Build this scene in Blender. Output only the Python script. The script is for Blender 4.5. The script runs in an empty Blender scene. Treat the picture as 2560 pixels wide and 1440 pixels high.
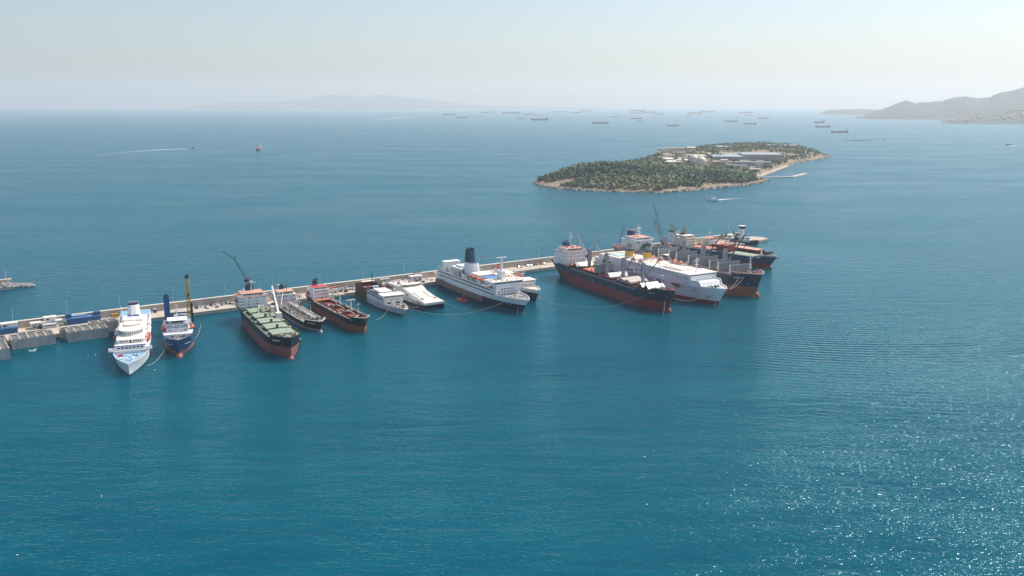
import bpy, math, random
import numpy as np
from mathutils import Vector
R = math.radians
rnd = random.Random(7)
sc = bpy.context.scene
COL = sc.collection

# ------------------------------------------------------------------ camera
F_PX, HZ, CAM_H = 2250.0, 259.0, 150.0            # focal length in photo pixels, flat horizon row, camera height
PITCH = math.atan((720 - HZ) / F_PX)
cam = bpy.data.objects.new('camera', bpy.data.cameras.new('camera'))
COL.objects.link(cam)
cam.location = (0, 0, CAM_H)
cam.rotation_euler = (R(90) - PITCH, 0, 0)
cam.data.sensor_width = 36
cam.data.lens = 36 * F_PX / 2560
cam.data.clip_start = 1
cam.data.clip_end = 120000
sc.camera = cam
# ------------------------------------------------------------------ sky, sun, exposure
SUN_AZ, SUN_EL = 56.0, 54.0                        # degrees to the right of the view axis, above the horizon
w = bpy.data.worlds.new('World'); sc.world = w; w.use_nodes = True
nt = w.node_tree
sky = nt.nodes.new('ShaderNodeTexSky'); sky.sky_type = 'NISHITA'; sky.sun_disc = False
sky.sun_elevation = R(SUN_EL); sky.sun_rotation = R(SUN_AZ)
sky.altitude = 100; sky.air_density = 1.0; sky.dust_density = 1.8; sky.ozone_density = 1.8
bg = nt.nodes['Background']; bg.inputs['Strength'].default_value = 0.104
nt.links.new(sky.outputs['Color'], bg.inputs['Color'])
sl = bpy.data.lights.new('sun', 'SUN'); sl.energy = 4.2; sl.angle = R(0.53); sl.color = (1.0, 0.93, 0.84)
so = bpy.data.objects.new('sun', sl); COL.objects.link(so)
sv = Vector((math.sin(R(SUN_AZ)) * math.cos(R(SUN_EL)), math.cos(R(SUN_AZ)) * math.cos(R(SUN_EL)), math.sin(R(SUN_EL))))
so.rotation_euler = (-sv).to_track_quat('-Z', 'Y').to_euler()
so.location = (0, 0, 400)
vs = sc.view_settings
vs.view_transform = 'Standard'; vs.look = 'None'; vs.exposure = 0.47; vs.gamma = 1; vs.use_curve_mapping = False
try:
    sc.cycles.use_denoising = True
    sc.cycles.volume_bounces = 1
    sc.cycles.use_adaptive_sampling = False
    sc.cycles.denoising_prefilter = 'ACCURATE'
except Exception:
    pass
HAZE_DENSITY = 5.4e-05
HAZE_COLOR = (0.95, 0.98, 1.0)
HAZE_G = 0.34

# ------------------------------------------------------------------ survey helpers: photo row and column to a point of the place
def gp(x, y, z=0.0):
    X = (x - 1280) / F_PX; Y = (720 - y) / F_PX
    d = (X, math.cos(PITCH) + Y * math.sin(PITCH), -math.sin(PITCH) + Y * math.cos(PITCH))
    t = (z - CAM_H) / d[2]
    return Vector((d[0] * t, d[1] * t, z))
def height_at(x, y, dist):
    """height of a point seen in column x, row y whose forward distance is dist"""
    Y = (720 - y) / F_PX
    t = dist / (math.cos(PITCH) + Y * math.sin(PITCH))
    return Vector(((x - 1280) / F_PX * t, dist, CAM_H + t * (-math.sin(PITCH) + Y * math.cos(PITCH))))

# ------------------------------------------------------------------ materials
MATS = {}
def mat(name, col, rough=0.6, var=0.0, vscale=0.5, dirt=None, damt=0.0, dscale=(0.25, 0.25, 0.05), metal=0.0, bump=0.0, bscale=4.0, spec=0.4):
    if name in MATS: return MATS[name]
    m = bpy.data.materials.new(name); m.use_nodes = True
    n = m.node_tree; b = n.nodes['Principled BSDF']
    b.inputs['Roughness'].default_value = rough; b.inputs['Metallic'].default_value = metal
    b.inputs['Specular IOR Level'].default_value = spec
    b.inputs['Base Color'].default_value = (*col, 1)
    src = None
    if var or dirt or bump:
        tc = n.nodes.new('ShaderNodeTexCoord')
    if var:
        no = n.nodes.new('ShaderNodeTexNoise'); no.inputs['Scale'].default_value = vscale; no.inputs['Detail'].default_value = 5
        n.links.new(tc.outputs['Object'], no.inputs['Vector'])
        mr = n.nodes.new('ShaderNodeMapRange'); mr.inputs[1].default_value = 0.3; mr.inputs[2].default_value = 0.7
        mr.inputs[3].default_value = 1 - var; mr.inputs[4].default_value = 1 + var
        n.links.new(no.outputs['Fac'], mr.inputs[0])
        mx = n.nodes.new('ShaderNodeMix'); mx.data_type = 'RGBA'; mx.blend_type = 'MULTIPLY'; mx.inputs[0].default_value = 1
        mx.inputs[6].default_value = (*col, 1); n.links.new(mr.outputs[0], mx.inputs[7])
        src = mx.outputs[2]
    if dirt:
        mp = n.nodes.new('ShaderNodeMapping'); mp.inputs['Scale'].default_value = dscale
        n.links.new(tc.outputs['Object'], mp.inputs['Vector'])
        n2 = n.nodes.new('ShaderNodeTexNoise'); n2.inputs['Scale'].default_value = 1.6; n2.inputs['Detail'].default_value = 8; n2.inputs['Roughness'].default_value = 0.65
        n.links.new(mp.outputs[0], n2.inputs['Vector'])
        cr = n.nodes.new('ShaderNodeMapRange'); cr.inputs[1].default_value = 0.47; cr.inputs[2].default_value = 0.72
        cr.inputs[3].default_value = 0; cr.inputs[4].default_value = damt
        n.links.new(n2.outputs['Fac'], cr.inputs[0])
        m2 = n.nodes.new('ShaderNodeMix'); m2.data_type = 'RGBA'
        n.links.new(cr.outputs[0], m2.inputs[0])
        if src: n.links.new(src, m2.inputs[6])
        else: m2.inputs[6].default_value = (*col, 1)
        m2.inputs[7].default_value = (*dirt, 1)
        src = m2.outputs[2]
    if src: n.links.new(src, b.inputs['Base Color'])
    if bump:
        n3 = n.nodes.new('ShaderNodeTexNoise'); n3.inputs['Scale'].default_value = bscale; n3.inputs['Detail'].default_value = 6
        n.links.new(tc.outputs['Object'], n3.inputs['Vector'])
        bp = n.nodes.new('ShaderNodeBump'); bp.inputs['Strength'].default_value = 0.6; bp.inputs['Distance'].default_value = bump
        n.links.new(n3.outputs['Fac'], bp.inputs['Height']); n.links.new(bp.outputs[0], b.inputs['Normal'])
    MATS[name] = m
    return m

RUST = (0.16, 0.062, 0.03)
WHITE = mat('white_paint', (0.82, 0.82, 0.80), 0.45, 0.05, 0.3, (0.42, 0.33, 0.24), 0.45, (0.5, 0.5, 0.06))
WHITEC = mat('clean_white_paint', (0.86, 0.86, 0.85), 0.4, 0.04, 0.3, (0.5, 0.47, 0.42), 0.25, (0.4, 0.4, 0.08))
CREAM = mat('cream_paint', (0.78, 0.69, 0.59), 0.55, 0.08, 0.4, (0.38, 0.25, 0.16), 0.5)
GREYW = mat('pale_grey_paint', (0.68, 0.69, 0.71), 0.5, 0.06, 0.3, (0.3, 0.24, 0.19), 0.4)
GREYM = mat('mid_grey_paint', (0.3, 0.32, 0.34), 0.55, 0.08, 0.3, RUST, 0.3)
GREYH = mat('hatch_grey_paint', (0.27, 0.3, 0.31), 0.55, 0.06, 0.2, (0.4, 0.4, 0.38), 0.35)
DARK = mat('dark_steel', (0.05, 0.05, 0.055), 0.55, 0.2, 1.0)
STEEL = mat('dark_grey_steel', (0.13, 0.14, 0.15), 0.5, 0.15, 0.6)
BLACK = mat('black_paint', (0.018, 0.02, 0.024), 0.5)
GLASS = mat('window_glass', (0.012, 0.016, 0.02), 0.12, spec=0.6)
NAVY = mat('navy_hull_paint', (0.004, 0.03, 0.062), 0.42, 0.15, 0.2, (0.09, 0.1, 0.115), 0.6)
BLACKH = mat('black_hull_paint', (0.006, 0.018, 0.032), 0.45, 0.2, 0.2, (0.11, 0.095, 0.08), 0.6)
BLUEH = mat('blue_hull_paint', (0.012, 0.07, 0.19), 0.42, 0.12, 0.2, (0.06, 0.1, 0.16), 0.4)
REDB = mat('red_boot_paint', (0.25, 0.032, 0.04), 0.6, 0.15, 0.15, (0.3, 0.13, 0.11), 0.5)
RUSTB = mat('rust_boot_paint', (0.30, 0.105, 0.06), 0.7, 0.2, 0.2, (0.16, 0.07, 0.045), 0.6)
PINKB = mat('faded_pink_boot_paint', (0.33, 0.11, 0.095), 0.7, 0.15, 0.2, (0.2, 0.08, 0.06), 0.6)
BROWNP = mat('brown_red_paint', (0.13, 0.035, 0.03), 0.6, 0.15, 0.3, RUST, 0.5)
GREYB = mat('grey_boot_paint', (0.34, 0.35, 0.36), 0.6, 0.1, 0.2, (0.2, 0.16, 0.13), 0.5)
GREEND = mat('green_deck_paint', (0.2, 0.26, 0.17), 0.65, 0.15, 0.25, (0.3, 0.26, 0.18), 0.55, (0.3, 0.3, 0.3))
GREENC = mat('pale_green_cover_paint', (0.27, 0.335, 0.245), 0.6, 0.1, 0.25, (0.3, 0.24, 0.16), 0.4, (0.3, 0.3, 0.3))
GREENK = mat('dark_green_paint', (0.03, 0.10, 0.06), 0.55, 0.15, 0.4)
REDD = mat('red_deck_paint', (0.2, 0.055, 0.04), 0.7, 0.15, 0.3, RUST, 0.5, (0.3, 0.3, 0.3))
ORANGED = mat('orange_primer', (0.5, 0.17, 0.095), 0.7, 0.12, 0.2, (0.3, 0.1, 0.06), 0.4, (0.3, 0.3, 0.3))
PINKC = mat('pink_cover_paint', (0.56, 0.3, 0.22), 0.7, 0.1, 0.15, (0.45, 0.2, 0.14), 0.4, (0.3, 0.3, 0.3))
GREYD = mat('grey_deck_paint', (0.27, 0.27, 0.26), 0.7, 0.15, 0.3, RUST, 0.45, (0.3, 0.3, 0.3))
BEIGED = mat('beige_deck_paint', (0.62, 0.53, 0.42), 0.7, 0.12, 0.3, (0.3, 0.2, 0.13), 0.4, (0.3, 0.3, 0.3))
BLUED = mat('pale_blue_deck_paint', (0.22, 0.38, 0.52), 0.6, 0.06, 0.3)
ORANGE = mat('lifeboat_orange', (0.72, 0.14, 0.04), 0.45, 0.08, 0.5)
REDP = mat('bright_red_paint', (0.5, 0.05, 0.04), 0.45, 0.1, 0.5)
YELLOW = mat('yellow_paint', (0.68, 0.4, 0.05), 0.5, 0.08, 0.5)
OCHRE = mat('crane_yellow', (0.5, 0.3, 0.06), 0.55, 0.12, 0.6, RUST, 0.4)
BLUEP = mat('blue_paint', (0.012, 0.095, 0.23), 0.45, 0.08, 0.5)
BLUEF = mat('dark_teal_blue_paint', (0.010, 0.07, 0.125), 0.45, 0.08, 0.5)
PURPLE = mat('violet_blue_stripe', (0.09, 0.09, 0.33), 0.5)
CONC = mat('concrete', (0.42, 0.40, 0.38), 0.85, 0.1, 0.12, (0.15, 0.14, 0.13), 0.55, (0.35, 0.35, 0.07), bump=0.05)
CONCL = mat('pale_concrete', (0.58, 0.53, 0.47), 0.85, 0.06, 0.2)
QUAYM = mat('quay_concrete', (0.44, 0.38, 0.315), 0.9, 0.16, 0.05, (0.34, 0.27, 0.21), 0.6, (0.11, 0.11, 0.11), bump=0.03)
WALLM = mat('wall_concrete', (0.50, 0.44, 0.36), 0.9, 0.14, 0.08, (0.30, 0.23, 0.16), 0.6, (0.2, 0.2, 0.09), bump=0.05)
ROCK = mat('pale_rock', (0.44, 0.39, 0.33), 0.95, 0.25, 0.2, (0.16, 0.13, 0.1), 0.5, (0.3, 0.3, 0.3))
ROPE = mat('pale_rope', (0.62, 0.6, 0.55), 0.8)
PIPE = mat('weathered_pipe', (0.36, 0.32, 0.29), 0.6, 0.2, 0.5, RUST, 0.6, (0.3, 0.3, 0.3))
FOAM = mat('sea_foam', (0.78, 0.82, 0.83), 0.8)

# ------------------------------------------------------------------ mesh builder
class MB:
    def __init__(s): s.v = []; s.f = []; s.m = []
    def add(s, vs, fs, mi=0):
        o = len(s.v); s.v += [tuple(p) for p in vs]; s.f += [tuple(i + o for i in f) for f in fs]; s.m += [mi] * len(fs); return s
    def box(s, x0, x1, y0, y1, z0, z1, mi=0, tx=0.0, ty=0.0):
        return s.add([(x0, y0, z0), (x1, y0, z0), (x1, y1, z0), (x0, y1, z0), (x0 + tx, y0 + ty, z1), (x1 - tx, y0 + ty, z1), (x1 - tx, y1 - ty, z1), (x0 + tx, y1 - ty, z1)],
                     [(3, 2, 1, 0), (4, 5, 6, 7), (0, 1, 5, 4), (1, 2, 6, 5), (2, 3, 7, 6), (3, 0, 4, 7)], mi)
    def obox(s, c, d, n, l, wd, h, mi=0):
        """box of length l along d, width wd, height h along n, base centre c"""
        d = Vector(d).normalized(); n = Vector(n).normalized(); q = n.cross(d); c = Vector(c)
        P = [c + d * (a * l / 2) + q * (b * wd / 2) + n * k * h for k in (0, 1) for a, b in ((-1, -1), (1, -1), (1, 1), (-1, 1))]
        return s.add(P, [(3, 2, 1, 0), (4, 5, 6, 7), (0, 1, 5, 4), (1, 2, 6, 5), (2, 3, 7, 6), (3, 0, 4, 7)], mi)
    def prism(s, poly, z0, z1, mi=0, mtop=None, zt=None):
        n = len(poly); vs = [(x, y, z0) for x, y in poly] + [(x, y, z1) for x, y in poly]
        s.add(vs, [(i, (i + 1) % n, n + (i + 1) % n, n + i) for i in range(n)] + [tuple(range(n - 1, -1, -1))], mi)
        o = len(s.v) - 2 * n; s.f.append(tuple(o + n + i for i in range(n))); s.m.append(mi if mtop is None else mtop)
        return s
    def tube(s, a, b, r, n=6, r2=None, mi=0):
        a = Vector(a); b = Vector(b); d = (b - a)
        if d.length < 1e-6: return s
        d.normalize(); u = d.cross(Vector((0, 0, 1)) if abs(d.z) < 0.95 else Vector((1, 0, 0))).normalized(); q = d.cross(u)
        r2 = r if r2 is None else r2
        vs = []
        for c, rr in ((a, r), (b, r2)):
            for i in range(n):
                t = 2 * math.pi * i / n; vs.append(c + u * (rr * math.cos(t)) + q * (rr * math.sin(t)))
        return s.add(vs, [(i, i + n, (i + 1) % n + n, (i + 1) % n) for i in range(n)] + [tuple(range(n)), tuple(range(2 * n - 1, n - 1, -1))], mi)
    def path(s, pts, r, n=5, mi=0):
        for a, b in zip(pts, pts[1:]): s.tube(a, b, r, n, mi=mi)
        return s
    def loft(s, rings, mi=0, caps=True):
        n = len(rings[0]); o = len(s.v)
        for r in rings: s.v += [tuple(p) for p in r]
        for k in range(len(rings) - 1):
            for i in range(n):
                j = (i + 1) % n
                s.f.append((o + k * n + i, o + k * n + j, o + (k + 1) * n + j, o + (k + 1) * n + i)); s.m.append(mi)
        if caps:
            s.f.append(tuple(o + i for i in range(n - 1, -1, -1))); s.m.append(mi)
            s.f.append(tuple(o + (len(rings) - 1) * n + i for i in range(n))); s.m.append(mi)
        return s
    def build(s, name, mats, parent=None, smooth=False, kind=None):
        me = bpy.data.meshes.new(name); me.from_pydata(s.v, [], s.f); 
        for m in (mats if isinstance(mats, (list, tuple)) else [mats]): me.materials.append(m)
        if len(me.materials) > 1: me.polygons.foreach_set('material_index', s.m)
        if smooth: me.polygons.foreach_set('use_smooth', [True] * len(me.polygons))
        me.update()
        return link(name, me, parent, kind)
def link(name, me, parent=None, kind=None):
    o = bpy.data.objects.new(name, me); COL.objects.link(o)
    if parent: o.parent = parent
    if kind: o['kind'] = kind
    return o
def tag(o, label, cat, group=None):
    o['label'] = label; o['category'] = cat
    if group: o['group'] = group
    return o
def thing(name, loc, rz, label, cat, group=None):
    o = bpy.data.objects.new(name, None); COL.objects.link(o)
    o.location = loc; o.rotation_euler = (0, 0, rz); o.empty_display_size = 2
    return tag(o, label, cat, group)
def copy_tree(o, parent=None):
    c = o.copy(); COL.objects.link(c); c.parent = parent
    for ch in list(o.children): copy_tree(ch, c)
    return c
def sm(t): t = max(0.0, min(1.0, t)); return t * t * (3 - 2 * t)
def ORD(i):
    return ['first', 'second', 'third', 'fourth', 'fifth', 'sixth', 'seventh', 'eighth', 'ninth', 'tenth', 'eleventh', 'twelfth', 'thirteenth', 'fourteenth', 'fifteenth', 'sixteenth', 'seventeenth',
            'eighteenth', 'nineteenth', 'twentieth', 'twenty-first', 'twenty-second', 'twenty-third', 'twenty-fourth', 'twenty-fifth', 'twenty-sixth', 'twenty-seventh', 'twenty-eighth', 'twenty-ninth',
            'thirtieth', 'thirty-first', 'thirty-second', 'thirty-third', 'thirty-fourth', 'thirty-fifth', 'thirty-sixth'][i]
UC = MB().box(-.5, .5, -.5, .5, -.5, .5)
_um = {}
def unit(name, m):
    k = (name, m.name)
    if k not in _um:
        me = bpy.data.meshes.new(name); me.from_pydata(UC.v, [], UC.f); me.materials.append(m); _um[k] = me
    return _um[k]
def piece(parent, name, m, c, d, rz=0.0):
    o = link(name, unit(name, m), parent); o.location = c; o.scale = d; o.rotation_euler = (0, 0, rz); return o
def wfront(p, x, y0, y1, n, z, ww=0.9, h=1.0, m=None, name='window', skip=()):
    for i in range(n):
        if i in skip: continue
        y = y0 + (y1 - y0) * (i + .5) / n
        piece(p, name, m or GLASS, (x, y, z), (0.16, ww, h))
def wside(p, y, x0, x1, n, z, ww=0.9, h=1.0, m=None, name='window'):
    for i in range(n):
        x = x0 + (x1 - x0) * (i + .5) / n
        piece(p, name, m or GLASS, (x, y, z), (ww, 0.16, h))

# ------------------------------------------------------------------ the sea
def sea_material():
    m = bpy.data.materials.new('sea_water'); m.use_nodes = True; n = m.node_tree; L = n.links
    b = n.nodes['Principled BSDF']
    tc = n.nodes.new('ShaderNodeTexCoord')
    def noise(scale, detail, sx=1.0, sy=1.0, rot=0.0, rough=0.55, dist=0.0):
        mp = n.nodes.new('ShaderNodeMapping'); mp.inputs['Scale'].default_value = (sx, sy, 1); mp.inputs['Rotation'].default_value = (0, 0, rot)
        L.new(tc.outputs['Object'], mp.inputs['Vector'])
        t = n.nodes.new('ShaderNodeTexNoise'); t.inputs['Scale'].default_value = scale; t.inputs['Detail'].default_value = detail
        t.inputs['Roughness'].default_value = rough; t.inputs['Distortion'].default_value = dist
        L.new(mp.outputs[0], t.inputs['Vector']); return t.outputs['Fac']
    def math_(op, a, c):
        k = n.nodes.new('ShaderNodeMath'); k.operation = op
        for i, v in enumerate((a, c)):
            if isinstance(v, (int, float)): k.inputs[i].default_value = v
            else: L.new(v, k.inputs[i])
        return k.outputs[0]
    def rng(v, a, c, d, e):
        k = n.nodes.new('ShaderNodeMapRange'); k.inputs[1].default_value = a; k.inputs[2].default_value = c; k.inputs[3].default_value = d; k.inputs[4].default_value = e
        L.new(v, k.inputs[0]); return k.outputs[0]
    patch = noise(0.0035, 4, 1.0, 2.4, R(20), 0.6, 0.4)
    streak = noise(0.02, 4, 1.0, 5.0, R(-8), 0.6, 0.6)
    gain = math_('MULTIPLY', rng(patch, 0.32, 0.68, 0.4, 1.25), rng(streak, 0.35, 0.65, 0.75, 1.2))
    # calmer water in the lee of the breakwater, on its harbour side
    def along(vx, vy):
        d = n.nodes.new('ShaderNodeVectorMath'); d.operation = 'DOT_PRODUCT'; L.new(tc.outputs['Object'], d.inputs[0]); d.inputs[1].default_value = (vx, vy, 0)
        return math_('SUBTRACT', d.outputs['Value'], 9.8 * vx + 798.7 * vy)
    tq = along(.5728, -.8197); sq = along(.8197, .5728)
    lee = math_('MULTIPLY', math_('MULTIPLY', rng(tq, -8, 4, 0, 1), rng(tq, 90, 300, 1, 0)), rng(sq, 300, 400, 1, 0))
    gain = math_('MULTIPLY', gain, rng(lee, 0, 1, 1.0, 0.32))
    w1 = noise(0.5, 1, 1.0, 1.7, R(25), 0.5)
    w2 = noise(0.27, 3, 1.0, 2.2, R(15), 0.55)
    w3 = noise(0.07, 2, 1.0, 2.6, R(30), 0.5)
    w0 = noise(0.95, 2, 1.0, 1.6, R(32), 0.6)
    h = math_('ADD', math_('ADD', math_('MULTIPLY', w0, 0.10), math_('MULTIPLY', w1, 0.62)), math_('MULTIPLY', w2, 0.62))
    h = math_('ADD', math_('MULTIPLY', h, gain), math_('MULTIPLY', math_('MULTIPLY', w3, rng(lee, 0, 1, 1.0, 0.4)), 0.9))
    # ring waves left by a passing ship, dying out away from their middle
    rp = gp(2180, 880); ro = gp(1960, 690)
    mp = n.nodes.new('ShaderNodeMapping'); mp.inputs['Location'].default_value = (-ro.x, -ro.y, 0); L.new(tc.outputs['Object'], mp.inputs['Vector'])
    wv = n.nodes.new('ShaderNodeTexWave'); wv.wave_type = 'RINGS'; wv.rings_direction = 'Z'; wv.inputs['Scale'].default_value = 0.055; wv.inputs['Distortion'].default_value = 3.0; wv.inputs['Detail'].default_value = 2; wv.inputs['Detail Scale'].default_value = 0.25
    L.new(mp.outputs[0], wv.inputs['Vector'])
    vd = n.nodes.new('ShaderNodeVectorMath'); vd.operation = 'DISTANCE'; L.new(tc.outputs['Object'], vd.inputs[0]); vd.inputs[1].default_value = rp
    h = math_('ADD', h, math_('MULTIPLY', math_('MULTIPLY', wv.outputs['Fac'], rng(vd.outputs['Value'], 30, 150, 1, 0)), 0.5))
    bp = n.nodes.new('ShaderNodeBump'); bp.inputs['Strength'].default_value = 1.0; bp.inputs['Distance'].default_value = 1.0
    L.new(h, bp.inputs['Height'])
    mx = n.nodes.new('ShaderNodeMix'); mx.data_type = 'RGBA'
    L.new(rng(math_('ADD', math_('MULTIPLY', patch, 0.6), math_('MULTIPLY', streak, 0.4)), 0.38, 0.62, 0, 1), mx.inputs[0])
    mx.inputs[6].default_value = (0.0, 0.056, 0.089, 1); mx.inputs[7].default_value = (0.0, 0.080, 0.116, 1)
    n.nodes.remove(b)
    df = n.nodes.new('ShaderNodeBsdfPrincipled'); df.subsurface_method = 'BURLEY'; L.new(mx.outputs[2], df.inputs['Base Color'])   # light scattered back out of the water
    df.inputs['Subsurface Weight'].default_value = 1.0; df.inputs['Subsurface Radius'].default_value = (1, 1, 1); df.inputs['Subsurface Scale'].default_value = 40.0
    df.inputs['Specular IOR Level'].default_value = 0.0; df.inputs['Roughness'].default_value = 1.0
    gl = n.nodes.new('ShaderNodeBsdfGlossy'); gl.inputs['Color'].default_value = (0.64, 0.90, 1.0, 1); gl.inputs['Roughness'].default_value = 0.19
    L.new(bp.outputs[0], gl.inputs['Normal'])
    fr = n.nodes.new('ShaderNodeFresnel'); fr.inputs['IOR'].default_value = 1.333; L.new(bp.outputs[0], fr.inputs['Normal'])
    ms = n.nodes.new('ShaderNodeMixShader'); L.new(math_('MINIMUM', math_('MULTIPLY', math_('POWER', fr.outputs[0], 1.8), 1.45), 0.46), ms.inputs[0])
    tm = n.nodes.new('ShaderNodeMix'); tm.data_type = 'RGBA'; L.new(rng(fr.outputs[0], 0.04, 0.45, 0, 1), tm.inputs[0]); tm.inputs[6].default_value = (0.15, 0.75, 0.95, 1); tm.inputs[7].default_value = (0.74, 0.94, 1.0, 1); L.new(tm.outputs[2], gl.inputs['Color']); L.new(df.outputs[0], ms.inputs[1]); L.new(gl.outputs[0], ms.inputs[2])
    sp = n.nodes.new('ShaderNodeBsdfGlossy'); sp.inputs['Color'].default_value = (0.75, 0.95, 1.0, 1); sp.inputs['Roughness'].default_value = 0.13; L.new(bp.outputs[0], sp.inputs['Normal'])   # mirror-like wavelet crests that catch the sun
    m2 = n.nodes.new('ShaderNodeMixShader'); m2.inputs[0].default_value = 0.014; L.new(ms.outputs[0], m2.inputs[1]); L.new(sp.outputs[0], m2.inputs[2])
    L.new(m2.outputs[0], n.nodes['Material Output'].inputs['Surface'])
    return m
SEA = sea_material()
rings = [0, 300, 700, 1500, 3500, 9000, 30700]
mb = MB(); N = 96; vs_ = [(0, 0, 0)]
for r in rings[1:]:
    vs_ += [(r * math.cos(2 * math.pi * i / N), r * math.sin(2 * math.pi * i / N), 0) for i in range(N)]
fs_ = [(0, 1 + i, 1 + (i + 1) % N) for i in range(N)]
for k in range(len(rings) - 2):
    a = 1 + k * N; c = a + N
    fs_ += [(a + i, c + i, c + (i + 1) % N, a + (i + 1) % N) for i in range(N)]
mb.add(vs_, fs_)
o = mb.build('sea', SEA, kind='structure'); o['label'] = 'wide teal and blue sea with fine ripples'

# ------------------------------------------------------------------ ship building blocks (ship axes: x forward with 0 at the stem on the waterline, y to port, z up from the water)
def hull(root, L, W, D, bands, deckm, rake=5.0, srake=3.0, fc=2.2, fcx=0.12, poop=0.0, poopx=0.0, bul=1.0, lb=0.22, lw=0.34, pb=2.3, pw=1.7, a0=0.72, aw=0.3, rim=None, bowz=None, knuckle=1.0):
    S = sorted(set([0, .02, .05, .09, .14, .2, .3, .42, .55, .65, .72, .78, .83, .87, .9, .925, .95, .968, .982, .993, 1.0, 1 - fcx - .012, 1 - fcx] + ([poopx, poopx + .012] if poop else [])))
    zb = [b[0] for b in bands[:-1]]
    def ztop(s):
        z = D + 0.9 * sm((s - .6) / .4) + 0.5 * sm((.25 - s) / .25)
        if s >= 1 - fcx - 1e-6: z += fc
        if poop and s <= poopx + 1e-6: z += poop
        return z
    def hb(s, z, zt):
        u = max(0, (s - (1 - lb)) / lb); bd = (a0 + (1 - a0) * sm(s / .12)) * (1 - u ** pb)
        u = max(0, (s - (1 - lw)) / lw); bw = (aw + (1 - aw) * sm(s / .26)) * max(0, 1 - u ** pw)
        t = max(0, min(1, z / zt)) ** knuckle
        return max(0.06, W / 2 * (bw + (bd - bw) * t))
    def xx(s, z, zt):
        t = max(0, min(1, z / zt))
        return -L + s * L + rake * t ** 1.25 * sm((s - .72) / .28) - srake * t * sm((.14 - s) / .14)
    m = MB(); cols = []; NL = None
    for s in S:
        zt = ztop(s); base = zb[-1] if zb else 0
        zs = [-2.0, 0.0] + zb + [base + (zt - base) * q for q in (.3, .6, .85, 1.0)]
        cols.append([(xx(s, z, zt), hb(s, z, zt), z) for z in zs]); NL = len(zs)
    for sd in (1, -1):
        o = len(m.v)
        for c in cols: m.v += [(x, sd * y, z) for x, y, z in c]
        for i in range(len(S) - 1):
            for k in range(NL - 1):
                q = (o + i * NL + k, o + (i + 1) * NL + k, o + (i + 1) * NL + k + 1, o + i * NL + k + 1)
                zc = (cols[i][k][2] + cols[i][k + 1][2]) / 2
                mi = next((j for j, b in enumerate(bands) if zc < b[0]), len(bands) - 1)
                m.f.append(q if sd < 0 else q[::-1]); m.m.append(mi)
    n0 = len(S) * NL
    for k in range(NL - 1):                                            # transom
        zc = (cols[0][k][2] + cols[0][k + 1][2]) / 2
        mi = next((j for j, b in enumerate(bands) if zc < b[0]), len(bands) - 1)
        m.f.append((k, k + 1, n0 + k + 1, n0 + k)); m.m.append(mi)
    # rim and inner side of the bulwark
    ri = len(bands); inn = []
    for c in cols:
        x, y, z = c[-1]; inn.append((x - (0.3 if x > -L * .03 else 0), max(0.03, y - 0.3), z))
    for sd in (1, -1):
        o = len(m.v)
        for c, p in zip(cols, inn):
            x, y, z = c[-1]; m.v += [(x, sd * y, z), (p[0], sd * p[1], z), (p[0], sd * p[1], z - bul)]
        for i in range(len(S) - 1):
            for k in range(2):
                q = (o + i * 3 + k, o + (i + 1) * 3 + k, o + (i + 1) * 3 + k + 1, o + i * 3 + k + 1)
                m.f.append(q if sd < 0 else q[::-1]); m.m.append(ri)
    o = len(m.v); p = inn[0]; zt = cols[0][-1][2]
    m.add([(cols[0][-1][0], -cols[0][-1][1], zt), (cols[0][-1][0], cols[0][-1][1], zt), (p[0] + .3, p[1], zt), (p[0] + .3, -p[1], zt), (p[0] + .3, p[1], zt - bul), (p[0] + .3, -p[1], zt - bul)], [(0, 3, 2, 1), (3, 5, 4, 2)], ri)
    h = m.build('hull', [b[1] for b in bands] + [rim or bands[-1][1]], root)
    d = MB(); 
    for p in inn: d.v += [(p[0], p[1], p[2] - bul), (p[0], -p[1], p[2] - bul)]
    for i in range(len(S) - 1):
        d.f.append((2 * i, 2 * i + 1, 2 * i + 3, 2 * i + 2)); d.m.append(0)
    d.build('deck', deckm, root)
    return lambda s: ztop(s)
def bulb(root, m, r=2.2, l=7, z=-0.3, zr=2.4):
    rings = []
    for i in range(9):
        t = i / 8; x = -l * .55 + l * t; k = math.sqrt(max(0.0, 1 - max(0, (t - .35) / .65) ** 2)) if t > .35 else 1
        k = max(k, .05)
        rings.append([(x, r * k * math.cos(a), z + zr * k * math.sin(a)) for a in [2 * math.pi * j / 12 for j in range(12)]])
    MB().loft(rings).build('bulbous_bow', m, root, smooth=True)
def tier(root, x0, x1, hw, z0, z1, m, name='superstructure', lip=0.35, top=None, rnd_=0.0, rake=0.0, cham=0.0):
    """one storey of a deckhouse from x0 (aft) to x1 (front)"""
    def plan(e):
        a, b_, h_ = x0 - e, x1 + e, hw + e
        if rnd_: return [(a, -h_), (b_ - rnd_, -h_)] + [(b_ - rnd_ + rnd_ * math.sin(t), -h_ * math.cos(t)) for t in [math.pi * i / 12 for i in range(1, 12)]] + [(b_ - rnd_, h_), (a, h_)]
        if cham: return [(a, -h_), (b_ - cham, -h_), (b_, -h_ + cham), (b_, h_ - cham), (b_ - cham, h_), (a, h_)]
        return [(a, -h_), (b_, -h_), (b_, h_), (a, h_)]
    mb = MB(); mb.prism(plan(0), z0, z1 - .22, 0)
    mb.prism(plan(lip), z1 - .22, z1, 0, 1)
    return mb.build(name, [m, top or m], root)
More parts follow.
